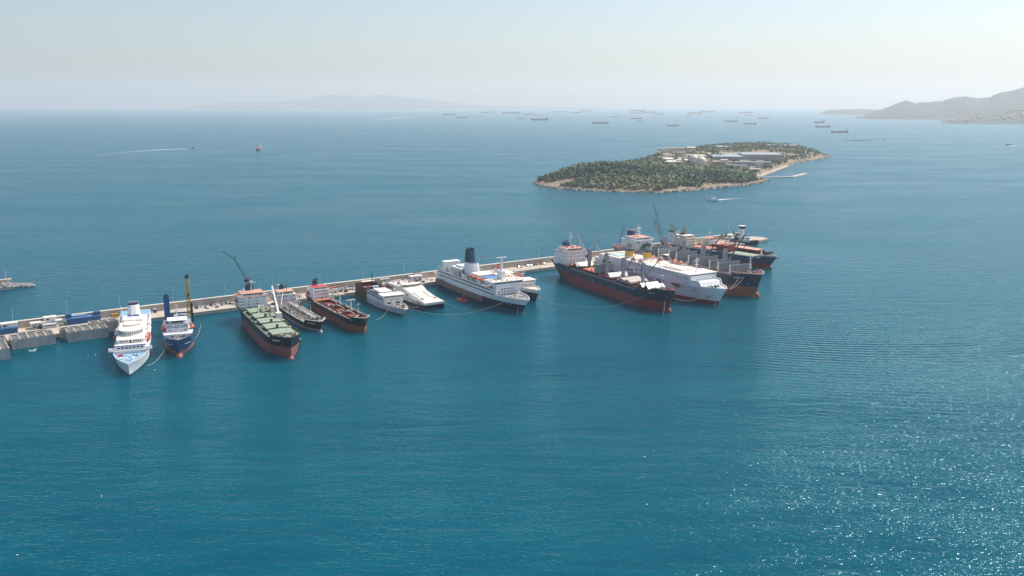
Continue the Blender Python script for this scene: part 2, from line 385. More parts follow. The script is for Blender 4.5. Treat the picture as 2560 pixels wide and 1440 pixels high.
def rail(root, pts, h=1.05, step=3.0, m=None, r=0.05, closed=False, name='railing'):
    mb = MB(); pts = [Vector(p) for p in pts]
    if closed: pts.append(pts[0])
    for a, b in zip(pts, pts[1:]):
        for k in (h, h * .55): mb.tube(a + Vector((0, 0, k)), b + Vector((0, 0, k)), r, 4)
        n = max(1, int((b - a).length / step))
        for i in range(n + 1):
            q = a.lerp(b, i / n); mb.tube(q, q + Vector((0, 0, h)), r, 4)
    return mb.build(name, m or WHITE, root)
def lifeboat(root, x, y, z, l=7.5, wd=2.7, m=None, top=None, davit=True, rz=0.0):
    rings = []; n = 12
    for i in range(11):
        t = -1 + 2 * i / 10; k = max(.04, (1 - abs(t) ** 2.6)); xx = t * l / 2
        rings.append([(xx, wd / 2 * k ** .6 * math.cos(a), (1.25 * math.sin(a) * (k ** .5) if math.sin(a) < 0 else 1.15 * math.sin(a) * (k ** .8)) + .25 * t * t) for a in [2 * math.pi * j / n for j in range(n)]])
    me = MB().loft(rings)
    for i, f in enumerate(me.f):
        zc = sum(me.v[j][2] for j in f) / len(f); me.m[i] = 1 if zc > .15 else 0
    b = me.build('lifeboat', [m or ORANGE, top or m or ORANGE], root, smooth=True)
    b.location = (x, y, z); b.rotation_euler = (0, 0, rz)
    mb = MB(); mb.box(-l * .1, l * .18, -wd * .28, wd * .28, .8, 1.5, 0, .3, .2); mb.build('canopy', top or m or ORANGE, b)
    if davit:
        sd = -1 if y > 0 else 1
        for dx in (-l * .32, l * .32):
            MB().path([(dx, sd * 2.2, -2.0), (dx, sd * 1.9, 1.6), (dx, sd * .2, 2.6), (dx, 0, .9)], .14, 5).build('davit', WHITE, b)
    return b
def funnel(root, x0, x1, hw, z0, z1, m, top=None, topz=None, tx=1.0, ty=.6, pipes=3, lean=0.0, name='funnel', r=.35):
    n = 16; rings = []
    zs = [z0, z1 if topz is None else topz, z1]
    def ring(z, e=0):
        t = (z - z0) / (z1 - z0); a, b = x0 + tx * t - lean * t, x1 - tx * t - lean * t; h = hw - ty * t; c = (a + b) / 2; l = (b - a) / 2
        return [(c + (l + e) * math.copysign(abs(math.cos(q)) ** .55, math.cos(q)), (h + e) * math.copysign(abs(math.sin(q)) ** .55, math.sin(q)), z) for q in [2 * math.pi * (i + .5) / n for i in range(n)]]
    f = MB().loft([ring(z0), ring(zs[1])], 0).loft([ring(zs[1], .06), ring(z1, .06)], 1).build(name, [m, top or m], root)
    if pipes:
        mb = MB(); t = 1; c = (x0 + x1) / 2 - lean
        for i in range(pipes):
            xx = c + (i - (pipes - 1) / 2) * .5 * (x1 - x0) / max(1, pipes); mb.tube((xx, (-1) ** i * hw * .25, z1 - .5), (xx - .3, (-1) ** i * hw * .25, z1 + 1.4), r, 7)
        mb.build('exhaust_pipe', BLACK, f)
    return f
def mast(root, x, y, z, h, m=None, arms=((.6, 2.2), (.8, 1.6)), r=.22, radar=True, ladder=False, name='mast', stays=()):
    mb = MB(); mb.tube((x, y, z), (x, y, z + h), r, 7, r * .5)
    for f, l in arms:
        mb.tube((x, y - l, z + h * f), (x, y + l, z + h * f), r * .45, 5)
        mb.box(x - .35, x + .35, y - .5, y + .5, z + h * f - .08, z + h * f + .08)
    for p in stays: mb.tube((x, y, z + h * .9), p, .05, 4)
    o = mb.build(name, m or WHITE, root)
    if radar:
        q = MB(); f = arms[0][0]; q.box(x + .3, x + .6, y - 1.3, y + 1.3, z + h * f + .35, z + h * f + .6); q.box(x + .3, x + .6, y - .15, y + .15, z + h * f, z + h * f + .4)
        q.build('radar', m or WHITE, o)
    return o
def crane(root, x, y, z, ph, jz, jl, az, el, m=None, pr=1.3, jm=None, fold=True):
    """pedestal deck crane: post, cab and twin-beam jib with its cables"""
    a = R(az); e = R(el); m = m or GREYM
    mb = MB()
    mb.tube((x, y, z), (x, y, z + ph * .45), pr * 1.0, 10); mb.tube((x, y, z + ph * .45), (x, y, z + ph * .5), pr * 1.25, 10)
    mb.box(x - pr * 1.05, x + pr * 1.05, y - pr * 1.05, y + pr * 1.05, z + ph * .5, z + ph, 0, pr * .25, pr * .25)
    mb.box(x - pr * .5, x + pr * .5, y - pr * .7, y + pr * .7, z + ph, z + ph + .8)
    c = mb.build('cargo_crane', m, root)
    d = Vector((math.cos(e) * math.cos(a), math.cos(e) * math.sin(a), math.sin(e))); s = Vector((-math.sin(a), math.cos(a), 0)); up = d.cross(s) * -1
    b = Vector((x, y, jz)) + Vector((math.cos(a), math.sin(a), 0)) * pr; t = b + d * (jl - pr)
    j = MB(); n = 7
    for sd in (1, -1):
        j.tube(b + s * sd * 1.25, t + s * sd * .5, .42, 6, .34)
    for i in range(n):
        f = i / (n - 1); g_ = (i + .5) / n
        j.tube(b.lerp(t, f) + s * (1.25 - .8 * f), b.lerp(t, f) - s * (1.25 - .8 * f), .2, 5)
    j.obox(t, d, up, 1.8, 1.3, .7)
    j.build('jib', jm or STEEL, c)
    k = MB(); top = Vector((x, y, z + ph + .7))
    for sd in (.5, -.5): k.tube(top + s * sd, t + s * sd * .6, .07, 4)
    hk = max(2.5, jl * .32); k.tube(t, t - Vector((0, 0, hk)), .05, 4); k.tube(t - Vector((0, 0, hk)), t - Vector((0, 0, hk + 1.4)), .38, 6, .15)
    k.build('hoist_cable', DARK, c)
    cb = MB(); q = Vector((x, y, 0)) + s * pr * 1.2 + Vector((math.cos(a), math.sin(a), 0)) * pr * .6
    cb.box(q.x - .8, q.x + .8, q.y - .8, q.y + .8, z + ph * .6, z + ph * .6 + 2, 0); cb.build('operator_cab', GLASS, c)
    return c
def hatch(root, x0, x1, hw, z, hc=1.3, ht=.7, cm=None, tm=None, n=4, crown=0.25, name='hatch_cover'):
    mb = MB(); mb.box(x0, x1, -hw, hw, z, z + hc); mb.build('hatch_coaming', cm, root)
    for i in range(n):
        a = x0 + (x1 - x0) * i / n + .06; b = x0 + (x1 - x0) * (i + 1) / n - .06
        q = MB(); e = .25
        q.add([(a, -hw - e, z + hc), (b, -hw - e, z + hc), (b, hw + e, z + hc), (a, hw + e, z + hc), (a, -hw - e, z + hc + ht), (b, -hw - e, z + hc + ht), (b, hw + e, z + hc + ht), (a, hw + e, z + hc + ht),
               (a, 0, z + hc + ht + crown), (b, 0, z + hc + ht + crown)],
              [(0, 3, 2, 1), (0, 1, 5, 4), (2, 3, 7, 6), (1, 2, 6, 9, 5), (3, 0, 4, 8, 7), (4, 5, 9, 8), (8, 9, 6, 7)])
        q.build(name, tm, root)
def open_hatch(root, x0, x1, hw, z, hc=1.4, cm=None, inner=None):
    mb = MB(); t = .35
    mb.box(x0, x1, -hw, -hw + t, z, z + hc); mb.box(x0, x1, hw - t, hw, z, z + hc); mb.box(x0, x0 + t, -hw + t, hw - t, z, z + hc); mb.box(x1 - t, x1, -hw + t, hw - t, z, z + hc)
    mb.build('hatch_coaming', cm, root)
    mb = MB(); mb.box(x0 + t, x1 - t, -hw + t, hw - t, z + .02, z + .12); mb.build('hold_floor', inner or cm, root)
def tent(root, xc, hw, z, l=5.0, h=2.4, m=None, sp=2.2):
    """pair of folded hatch panels standing like a roof"""
    for s in (1, -1):
        a = Vector((xc + s * sp, 0, z)); b = Vector((xc + s * .12, 0, z + h)); d = (b - a); nrm = Vector((d.z * s, 0, -d.x * s)).normalized() * .35
        q = MB(); P = []
        for y in (-hw, hw):
            P += [a + Vector((0, y, 0)), b + Vector((0, y, 0)), b + Vector((0, y, 0)) + nrm, a + Vector((0, y, 0)) + nrm]
        q.add(P, [(0, 1, 2, 3), (7, 6, 5, 4), (0, 4, 5, 1), (1, 5, 6, 2), (2, 6, 7, 3), (3, 7, 4, 0)])
        q.build('folded_hatch_panel', m, root)
def clutter(root, x0, x1, y0, y1, z, n, mats, seed=1, name='deck_fittings', hmax=1.8, smax=1.6, taper=None):
    r_ = random.Random(seed); mb = MB()
    for i in range(n):
        x = r_.uniform(x0, x1); k = 1 if taper is None else max(.15, 1 - taper * (x - x0) / (x1 - x0)); y = (y0 + y1) / 2 + r_.uniform(-.5, .5) * (y1 - y0) * k
        a = r_.uniform(.25, smax) / 2; b = r_.uniform(.25, smax) / 2; h = r_.uniform(.3, hmax); mi = r_.randrange(len(mats)); t = r_.random()
        if t < .5: mb.box(x - a, x + a, y - b, y + b, z, z + h, mi)
        elif t < .75: mb.tube((x, y, z), (x, y, z + h), min(a, b) * .8, 7, mi=mi)
        else: mb.tube((x - a, y, z + h * .5), (x + a, y, z + h * .5), b * .7, 7, mi=mi)
    return mb.build(name, mats, root, kind='stuff')
def windlass(root, x, y, z, m=DARK, s=1.0):
    mb = MB(); mb.box(x - .9 * s, x + .9 * s, y - .5 * s, y + .5 * s, z, z + .8 * s)
    mb.tube((x, y - 1.5 * s, z + .9 * s), (x, y + 1.5 * s, z + .9 * s), .55 * s, 9); mb.tube((x, y - 1.6 * s, z + .9 * s), (x, y - 1.4 * s, z + .9 * s), .85 * s, 9); mb.tube((x, y + 1.4 * s, z + .9 * s), (x, y + 1.6 * s, z + .9 * s), .85 * s, 9)
    return mb.build('windlass', m, root)
def bollards(root, pts, m=DARK):
    for x, y, z in pts:
        mb = MB()
        for d in (-.45, .45): mb.tube((x + d, y, z), (x + d, y, z + .8), .25, 8); mb.tube((x + d, y, z + .7), (x + d, y, z + .85), .33, 8)
        mb.build('bollard', m, root)
def bow_gear(root, x, z, w, mats=(DARK, WHITE, BROWNP), n=26, seed=3, ln=9.0, windl=True, m=DARK):
    if windl:
        for s in (1, -1): windlass(root, x, s * w * .22, z, m)
    bollards(root, [(x - 3, s * w * .36, z) for s in (1, -1)] + [(x + 3.5, s * w * .16, z) for s in (1, -1)], m)
    clutter(root, x - ln * .6, x + ln * .5, -w * .42, w * .42, z, n, list(mats), seed, taper=.6, smax=1.3, hmax=1.4)
def chain(root, p, q, m=None, r=.1, sag=.0, name='anchor_chain'):
    p, q = Vector(p), Vector(q); mb = MB(); pts = [p.lerp(q, i / 8) - Vector((0, 0, sag * math.sin(math.pi * i / 8))) for i in range(9)]
    return mb.path(pts, r, 5).build(name, m or DARK, root)
def anchor(root, x, y, z, m=DARK):
    mb = MB(); mb.box(x - .15, x + .15, y - .15, y + .15, z - 1.2, z + .8); mb.box(x - 1.0, x + 1.0, y - .25, y + .25, z - 1.6, z - 1.2, 0, .3)
    return mb.build('anchor', m, root)
def bridge_wings(root, x, hw, out, z, m=WHITE, l=2.4, h=1.2):
    for s in (1, -1):
        mb = MB(); y0, y1 = sorted((s * hw, s * (hw + out))); mb.box(x - l, x, y0, y1, z - .25, z); mb.box(x - .15, x, y0, y1, z, z + h); mb.box(x - l, x - l + .15, y0, y1, z, z + h)
        ye = s * (hw + out); a, b = sorted((ye, ye - s * .15)); mb.box(x - l + .15, x - .15, a, b, z, z + h)
        mb.build('bridge_wing', m, root)
def letters(root, txt, loc, size, m, face='stbd', ext=.02, yaw=0.0, tilt=0.0, name='lettering', xs=1.0):
    cu = bpy.data.curves.new(name, 'FONT'); cu.body = txt; cu.size = size; cu.extrude = ext; cu.align_x = 'CENTER'; cu.align_y = 'CENTER'
    cu.materials.append(m)
    tmp = bpy.data.objects.new('tmp', cu); COL.objects.link(tmp); dg = bpy.context.evaluated_depsgraph_get(); me = bpy.data.meshes.new_from_object(tmp.evaluated_get(dg)); me.name = name
    bpy.data.objects.remove(tmp); bpy.data.curves.remove(cu); me.materials.clear(); me.materials.append(m)
    o = link(name, me, root); o.location = loc; o.scale = (xs, 1, 1)
    rz = {'stbd': 0.0, 'port': math.pi, 'front': math.pi / 2}[face] + yaw
    o.rotation_euler = (math.pi / 2 - tilt, 0, rz); return o
def ship(name, B, deg, label, cat='ship', group='ships moored along the breakwater'):
    return thing(name, (B[0], B[1], 0), R(deg), label, cat, group)

def zmap(root, pts, skip=('hull', 'deck', 'bulbous_bow')):
    """fit the storey heights of a finished ship to measured heights: pts are (built, measured) pairs"""
    def f(z):
        if z <= pts[0][0]: return z + pts[0][1] - pts[0][0]
        for (a, b), (c, d) in zip(pts, pts[1:]):
            if z <= c: return b + (d - b) * (z - a) / (c - a)
        return z + pts[-1][1] - pts[-1][0]
    done = set()
    def go(o):
        if o.type == 'EMPTY': return
        if o.type == 'MESH' and o.data.name.split('.')[0] in [k[0] for k in _um] and o.data in _um.values():
            z0, z1 = o.location.z - o.scale.z / 2, o.location.z + o.scale.z / 2; a, b = f(z0), f(z1); o.location.z = (a + b) / 2; o.scale.z = b - a; return
        if o.type != 'MESH' or o.location.length > 1e-6:
            o.location.z = f(o.location.z); return
        if o.data.name not in done:
            done.add(o.data.name)
            for v in o.data.vertices: v.co.z = f(v.co.z)
        for c in o.children: go(c)
    for o in root.children:
        if o.name.split('.')[0] not in skip: go(o)

# ------------------------------------------------------------------ moored ships, from the left of the breakwater to its end
BONE = mat('bone_deck_paint', (.74, .69, .62), .7, .1, .3, (.5, .42, .33), .4, (.3, .3, .3))
# --- white cruise ship
s = ship('cruise_ship', (-215, 486), -69.8, 'white cruise ship with pale blue decks and red lifeboats, leftmost ship at the breakwater')
hull(s, 118, 19, 6.7, [(0.7, BLUEF), (99, WHITEC)], BLUED, rake=5, fc=0.9, fcx=.2, bul=1.0, lb=.24, lw=.36, pb=2.1, a0=.8, aw=.4)
tier(s, -112, -25, 9.1, 7.6, 10.9, WHITEC, top=BONE)
tier(s, -31, -24, 11.6, 10.9, 11.25, WHITEC, 'bridge_deck', 0, top=BONE)
tier(s, -100, -26, 8.2, 11.25, 14.0, WHITEC, 'bridge', .5, top=BONE)
wfront(s, -25.95, -7.4, 7.4, 7, 12.7, 1.5, .9, name='bridge_window')
MB().box(-26.2, -25.4, -8.8, 8.8, 13.95, 14.5).build('blue_stripe', PURPLE, s)
bridge_wings(s, -24.6, 8.2, 3.6, 11.3, WHITEC, 3.0)
tier(s, -98, -32, 7.4, 14.0, 17.0, WHITEC, top=BONE)
wfront(s, -31.95, -6.2, -1.2, 4, 15.6, .6, 1.4); wfront(s, -31.95, 1.2, 6.2, 4, 15.6, .6, 1.4); piece(s, 'door', GLASS, (-31.95, 0, 15.3), (.16, 1.0, 2.2))
tier(s, -64, -40, 6.6, 17.0, 21.2, WHITEC, 'lounge', .4, top=CREAM, rnd_=7)
for i in range(15):
    t = math.pi * (i + 1.5) / 17; c = piece(s, 'window', GLASS, (-47 + 7 * math.sin(t) + .02, -6.6 * math.cos(t), 19.0), (.25, .45, 1.9), 0)
    c.rotation_euler = (0, 0, math.atan2(-math.cos(t) * 7, math.sin(t) * 6.6))
MB().box(-62, -52, -4.2, 2.5, 21.2, 22.2).box(-58, -54, 3, 5, 21.2, 21.9).build('lounge_skylight', CREAM, s)
tier(s, -84, -73, 5.8, 17.0, 20.6, WHITEC, 'machinery_house', .3)
wfront(s, -72.95, -1.5, 2.2, 4, 18.8, .6, .8)
f = funnel(s, -97, -84, 4.0, 17.0, 27.0, WHITEC, tx=2.0, ty=.7, pipes=0, lean=2.2)
q = MB()
for i in range(7): q.tube((-92.5 - .2 * (i % 2), -2.6 + i * .87, 26.6), (-93, -2.6 + i * .87, 28.6), .3, 6)
q.build('exhaust_pipe', GREYW, f)
MB().box(-82.6, -82.3, -3.6, 3.6, 20.6, 21.8).build('funnel_stripe', PURPLE, s)
tier(s, -117, -98, 8.8, 10.9, 14.2, WHITEC, 'stern_house', .2, top=BLUED)
tier(s, -114, -99, 8.4, 14.2, 16.9, WHITEC, 'sun_deck', .6, top=BLUED)
for sd in (1, -1):
    mb = MB(); mb.box(-116, -60, sd * 8.9 - .12, sd * 8.9 + .12, 14, 15.2); mb.build('side_screen', WHITEC, s)
    for i, (x, mm) in enumerate(((-52, ORANGE if 0 else REDP), (-44, REDP), (-62, WHITEC), (-70, WHITEC))):
        if sd < 0 and i == 1: continue
        lifeboat(s, x, sd * 9.3, 13.2, 7.2, 2.6, WHITEC if mm is WHITEC else REDP, mm)
    wside(s, sd * 9.15, -98, -34, 24, 9.3, .8, .8)
mast(s, -66, 0, 21.2, 10, WHITEC, ((.55, 2.6), (.8, 1.8)), .35)
mast(s, -78, -6.5, 17, 12, WHITEC, ((.9, .5),), .2, radar=False)
bow_gear(s, -10, 8.9, 14, (WHITEC, WHITE, DARK, BLUED), 46, 5, 16, m=WHITE)
MB().box(-19, -16.6, -6.6, -3.6, 8.9, 10.3, 0, .2, .2).build('fast_boat', REDP, s)
clutter(s, -62, -40, -8, 8, 17.0, 24, [WHITEC, CREAM], 11, hmax=.8)
clutter(s, -98, -30, 7.4, 8.4, 14.02, 40, [WHITEC, CREAM, GREYM], 12, hmax=1.2)
clutter(s, -98, -30, -8.4, -7.4, 14.02, 40, [WHITEC, CREAM, GREYM], 13, hmax=1.2)
chain(s, (0.5, 2.6, 5.0), (5.5, 5, -.5)); chain(s, (0.5, -2.6, 5.0), (3.5, -5, -.5))
rail(s, [(-40, 9.3, 10.9), (-112, 9.3, 10.9)]); rail(s, [(-40, -9.3, 10.9), (-112, -9.3, 10.9)])
zmap(s, [(0, 0), (7.6, 5.6), (8.9, 7.0), (11.25, 8.7), (14, 11), (17, 13.3), (21.2, 16.5), (28.6, 24)])

# --- blue workboat with the grey wheelhouse forward
s = ship('offshore_vessel', (-201, 524.6), -70, 'blue hulled offshore vessel with pale grey wheelhouse forward and yellow mast tower aft')
hull(s, 90, 18, 7.0, [(2.6, PINKB), (99, BLUEH)], GREYD, rake=4, fc=3.6, fcx=.3, bul=1.0, lb=.2, lw=.34, pb=2.6, pw=1.35, a0=.92, aw=.7)
bulb(s, PINKB, 1.9, 6, -.2, 2.2)
for sd in (1, -1):
    o = piece(s, 'white_line', WHITE, (-4.6, sd * 5.4, 7.4), (5.2, .12, .16), sd * R(-42))
    o.rotation_euler = (0, 0, sd * R(-38)); 
tier(s, -27, -8, 8.0, 9.8, 13.2, GREYW); tier(s, -27, -11, 8.6, 13.2, 13.5, GREYW, 'deck_ledge', .1)
tier(s, -26, -13, 6.4, 13.5, 16.4, GREYW); tier(s, -25, -14, 6.0, 16.4, 19.2, GREYW, top=GREYM)
tier(s, -25, -13, 7.6, 19.2, 19.6, GREYW, 'bridge_deck', .1, top=GREYM)
tier(s, -23, -14, 5.2, 19.6, 22.2, GREYW, 'wheelhouse', .7, top=WHITE, cham=1.6)
wfront(s, -13.95, -3.6, 3.6, 6, 21.0, 1.05, 1.1, name='bridge_window')
wside(s, -5.25, -22, -16, 4, 21.0, 1.1, 1.1, name='bridge_window')
for z in (14.9, 17.8): wfront(s, -12.9 if z < 16 else -13.9, -5.6, -3.4, 2, z, .55, .7); wfront(s, -12.9 if z < 16 else -13.9, 3.4, 5.6, 2, z, .55, .7)
wfront(s, -7.9, -6.4, 6.4, 2, 11.2, 1.0, 1.6, name='door', m=DARK)
for sd in (1, -1):
    lifeboat(s, -19, sd * 8.4, 15.2, 6.5, 2.6, ORANGE); 
lifeboat(s, -27, -8.2, 15.2, 6.0, 2.4, ORANGE)
m_ = mast(s, -18, 0, 22.2, 11, WHITE, ((.5, 2.4), (.7, 2.0), (.88, 1.2)), .3)
mast(s, -4.5, 0, 9.8, 8, WHITE, ((.8, .8),), .18, radar=False, stays=((-8, 2.5, 10), (-8, -2.5, 10)))
bow_gear(s, -5, 9.6, 9, (WHITE, BLUEH, DARK), 14, 9, 6)
MB().box(-63, -59, -8.3, -4.6, 6, 30, 0, .1, .1).box(-62.4, -59.6, -7.7, -5.2, 30, 31.2).build('blue_casing_tower', BLUEP, s)
mb = MB()
for a in ((-1.2, -1.2), (1.2, -1.2), (1.2, 1.2), (-1.2, 1.2)): mb.tube((-66 + a[0], 7.2 + a[1], 6), (-66 + a[0] * .8, 7.2 + a[1] * .8, 40), .32, 5)
for i in range(12):
    z = 7 + i * 2.6
    for a, b in (((-1.2, -1.2), (1.2, -1.2)), ((1.2, -1.2), (1.2, 1.2)), ((1.2, 1.2), (-1.2, 1.2)), ((-1.2, 1.2), (-1.2, -1.2))):
        mb.tube((-66 + a[0], 7.2 + a[1], z), (-66 + b[0], 7.2 + b[1], z + 2.6), .16, 4); mb.tube((-66 + a[0], 7.2 + a[1], z), (-66 + b[0], 7.2 + b[1], z), .16, 4)
tw = mb.build('lattice_tower', OCHRE, s)
MB().box(-67.2, -64.8, 6, 8.4, 40, 42.5).box(-67, -65, 6.2, 8.2, 27, 28.8).build('sheave_block', DARK, tw)
MB().box(-65.5, -64.3, 8.5, 9.6, 6, 22).build('tower_stay', BLACK, tw)
clutter(s, -60, -30, -8, 8, 6.0, 60, [DARK, GREYM, BLUEH, GREENK], 21, hmax=5, smax=2.6)
clutter(s, -86, -64, -8, 6, 6.0, 40, [DARK, GREYM, BLUEH], 22, hmax=4, smax=2.6)
MB().box(-50, -40, 3.5, 8, 6, 13).box(-48, -42, -3, 1.5, 6, 14, 0, .4, .4).build('winch_house', BLUEH, s)
chain(s, (1.5, 3, 6), (5, 6.5, -.5)); chain(s, (1.5, -3, 6), (4, -6.5, -.5))
zmap(s, [(0, 0), (9.8, 9.6), (16.4, 15), (22.2, 19.6), (33, 29)])

# --- green deck bulk carrier
s = ship('bulk_carrier', (-132.6, 521), -62.5, 'black bulk carrier with green deck and hatch covers and tall white aft house', 'ship')
zt = hull(s, 121, 21, 11.0, [(7.0, PINKB), (99, BLACKH)], GREEND, rake=2.4, fc=1.6, fcx=.1, bul=1.0, lb=.17, lw=.26, pb=2.6, pw=1.9, a0=.8, aw=.25)
bulb(s, PINKB, 1.9, 5, -.4, 2.0)
tier(s, -119, -101, 9.9, 10.6, 13.6, WHITE); tier(s, -119, -101.2, 9.7, 13.6, 16.5, WHITE); tier(s, -118, -101.4, 9.7, 16.5, 19.4, WHITE); tier(s, -118, -101.6, 9.7, 19.4, 22.3, WHITE, top=ORANGED)
tier(s, -114, -103, 7.4, 22.3, 25.0, WHITE, 'wheelhouse', .5, top=PINKC)
bridge_wings(s, -102, 7.4, 3.2, 22.4, WHITE)
wfront(s, -102.95, -6.9, 6.9, 12, 23.9, .95, .9, name='bridge_window')
for k, z in enumerate((12.2, 15.1, 18.0, 20.9)):
    x = -100.92 - .2 * k
    for yc in ((-8, -2.6, 2.2, 6.6) if k in (0, 3) else (-8, -2.6, 2.2)):
        for d in (-.55, .55):
            if yc == -2.6 and k in (1, 2) and d > 0: continue
            piece(s, 'window', GLASS, (x, yc + d, z), (.16, .6, .8))
    wside(s, -9.95 if k == 0 else -9.75, -117, -103, 5, z, .6, .8)
funnel(s, -118, -112, 3, 22.3, 29, BLUEF, BLACK, 27.6, .6, .4)
mast(s, -108, 0, 25, 9.5, WHITE, ((.78, 3.2), (.9, 1.4)), .35)
mast(s, -106, 5, 25, 4.5, WHITE, (), .1, radar=False); mast(s, -106, -6, 25, 4, WHITE, (), .1, radar=False)
MB().tube((-110, -5, 25), (-110, -5, 26.2), .5, 8).tube((-110, -5, 26.1), (-110, -5, 27.1), .75, 10, .5).build('satellite_dome', WHITE, s)
for i in range(5):
    x1 = -15.5 - i * 16.4; hatch(s, x1 - 13.0, x1, 6.6, 10.7, 1.6, .8, GREENK, GREENC, 2, .3)
for i in range(4):
    x = -30.2 - i * 16.4
    mb = MB(); mb.tube((x, -.6, 10.6), (x, -.6, 16.5), .9, 8); mb.box(x - 1.4, x + 1.4, -3.0, 3.0, 12.6, 13.6); mb.build('derrick_post', GREENK, s)
mb = MB(); mb.path([(-78, -2, 13), (-80, -1.5, 19.5), (-82, 2.5, 15)], .5, 7); mb.path([(-78, 1, 13), (-80, 1.5, 19.5), (-82, 5.5, 15)], .5, 7); mb.build('ventilator_goose_neck', CREAM, s)
# cream cranes standing on the far side
for x in (-88, -77): MB().box(x - 1.8, x + 1.8, 6, 9.0, 10.7, 18.5, 0, .2, .3).build('crane_house', CREAM, s)
MB().box(-62, -57, 5.2, 9.2, 10.7, 17.5, 0, .3, .3).build('crane_house', CREAM, s)
MB().tube((-61, 7.5, 16), (-86, 9.5, 33), .9, 6, .5).build('derrick_boom', CREAM, s)
clutter(s, -98, -62, 3, 9.5, 10.7, 80, [CREAM, PIPE, BROWNP, DARK], 31, hmax=4.2, smax=2.4)
clutter(s, -98, -12, -9.6, -7.6, 10.65, 34, [DARK, GREENK, CREAM], 32, hmax=1.0)
clutter(s, -98, -12, 7.4, 9.6, 10.65, 60, [DARK, GREENK, CREAM, BROWNP], 33, hmax=1.6)
MB().box(-101, -97, -9.4, 9.4, 10.62, 11.8).build('hold_trunk', GREENK, s)
bow_gear(s, -5.5, 13.6, 15, (BROWNP, DARK, CREAM, GREENC), 40, 34, 10, m=BROWNP)
mast(s, -7.5, 0, 13.6, 12, CREAM, ((.45, 1.6),), .22, radar=False)
chain(s, (1.5, 4, 7.5), (10, 7, -.5)); chain(s, (2, -4, 7.5), (4, -7, -.5))
letters(s, 'SEA STAR', (-3, -7.9, 12.2), 1.2, WHITE, 'stbd', yaw=R(38))
lifeboat(s, -110, -10.4, 17.6, 6.5, 2.4, ORANGE)
rail(s, [(-17, -9.9, 11.6), (-98, -10.2, 11.6)], .9, m=DARK); rail(s, [(-17, 9.9, 11.6), (-98, 10.2, 11.6)], .9, m=DARK)
zmap(s, [(0, 0), (10.6, 10), (13.6, 12.5), (22.3, 18.8), (25, 21.1), (34, 29)])

# --- small black tanker crowded with pipes
s = ship('product_tanker', (-128.3, 585.3), -59, 'small black tanker with a tangle of pipes on deck and pale grey aft house')
hull(s, 90, 15.5, 4.9, [(1.8, GREYB), (99, BLACKH)], GREYD, rake=2.4, fc=1.9, fcx=.13, poop=2.4, poopx=.2, bul=.4, lb=.2, lw=.32, pb=2.4, a0=.8, aw=.3, rim=WHITE)
bulb(s, GREYB, 1.5, 5, -.2, 1.8)
tier(s, -88, -73, 7.2, 8.2, 11.2, GREYW); tier(s, -87, -73.2, 7.1, 11.2, 14.2, GREYW, top=CREAM); tier(s, -84, -74, 5.6, 14.2, 16.8, GREYW, 'wheelhouse', .4, top=PINKC)
wfront(s, -73.92, -4.8, 4.8, 5, 15.7, 1.5, .9, name='bridge_window')
for z, x in ((9.8, -72.95), (12.8, -73.15)): wfront(s, x, -6.4, 6.4, 5, z, .6, .7)
wside(s, -7.2, -86, -75, 4, 12.8, .7, .7)
funnel(s, -87, -83, 2, 14.2, 19.5, BLUEF, BLACK, 18, .5, .3); mast(s, -80, -4, 16.8, 6, WHITE, ((.8, 1.2),), .18); mast(s, -79, 2, 16.8, 5, DARK, ((.7, 1.4),), .25)
for i in range(15):
    y = -5.6 + i * .8; z = 6.6 + (i % 3) * .45
    MB().tube((-70, y, z), (-16 + (i % 4) * -4, y, z), .17, 6).build('deck_pipe', PIPE if i % 3 else WHITE, s)
for i in range(14):
    x = -68 + i * 3.7; mb = MB(); mb.path([(x, -6.6, 6.4), (x, -6.6, 7.6), (x, 6.6, 7.6), (x, 6.6, 6.4)], .15, 5); mb.build('cross_pipe', PIPE, s)
MB().box(-70, -14, -.7, .7, 8.6, 8.75).box(-70, -14, -.75, -.68, 8.75, 9.6).box(-70, -14, .68, .75, 8.75, 9.6).build('catwalk', WHITE, s)
clutter(s, -70, -13, -6.8, 6.8, 6.0, 190, [PIPE, WHITE, DARK, CREAM], 41, hmax=2.8, smax=1.3, name='valves_and_vents')
clutter(s, -70, -13, -7.3, -6.6, 6.0, 40, [WHITE, DARK], 42, hmax=1.0, smax=1.0)
crane(s, -50, 2.5, 6, 7, 11, 15, 10, 18, CREAM, .6); MB().tube((-66, -6.5, 8), (-75, -2, 17.5), .35, 6, .2).build('derrick_boom', CREAM, s)
bow_gear(s, -7, 8.6, 11, (PIPE, WHITE, DARK), 40, 43, 9); mast(s, -11.5, -2.4, 8.5, 11, WHITE, ((.5, .8),), .2, radar=False)
letters(s, 'SARAKUDA', (-3.6, -5.4, 7.3), 1.3, WHITE, 'stbd', yaw=R(32)); chain(s, (1, 3, 4.5), (5, 5, -.5))
zmap(s, [(0, 0), (6, 4.6), (8.5, 6.9), (16.8, 14.6), (23, 20)])

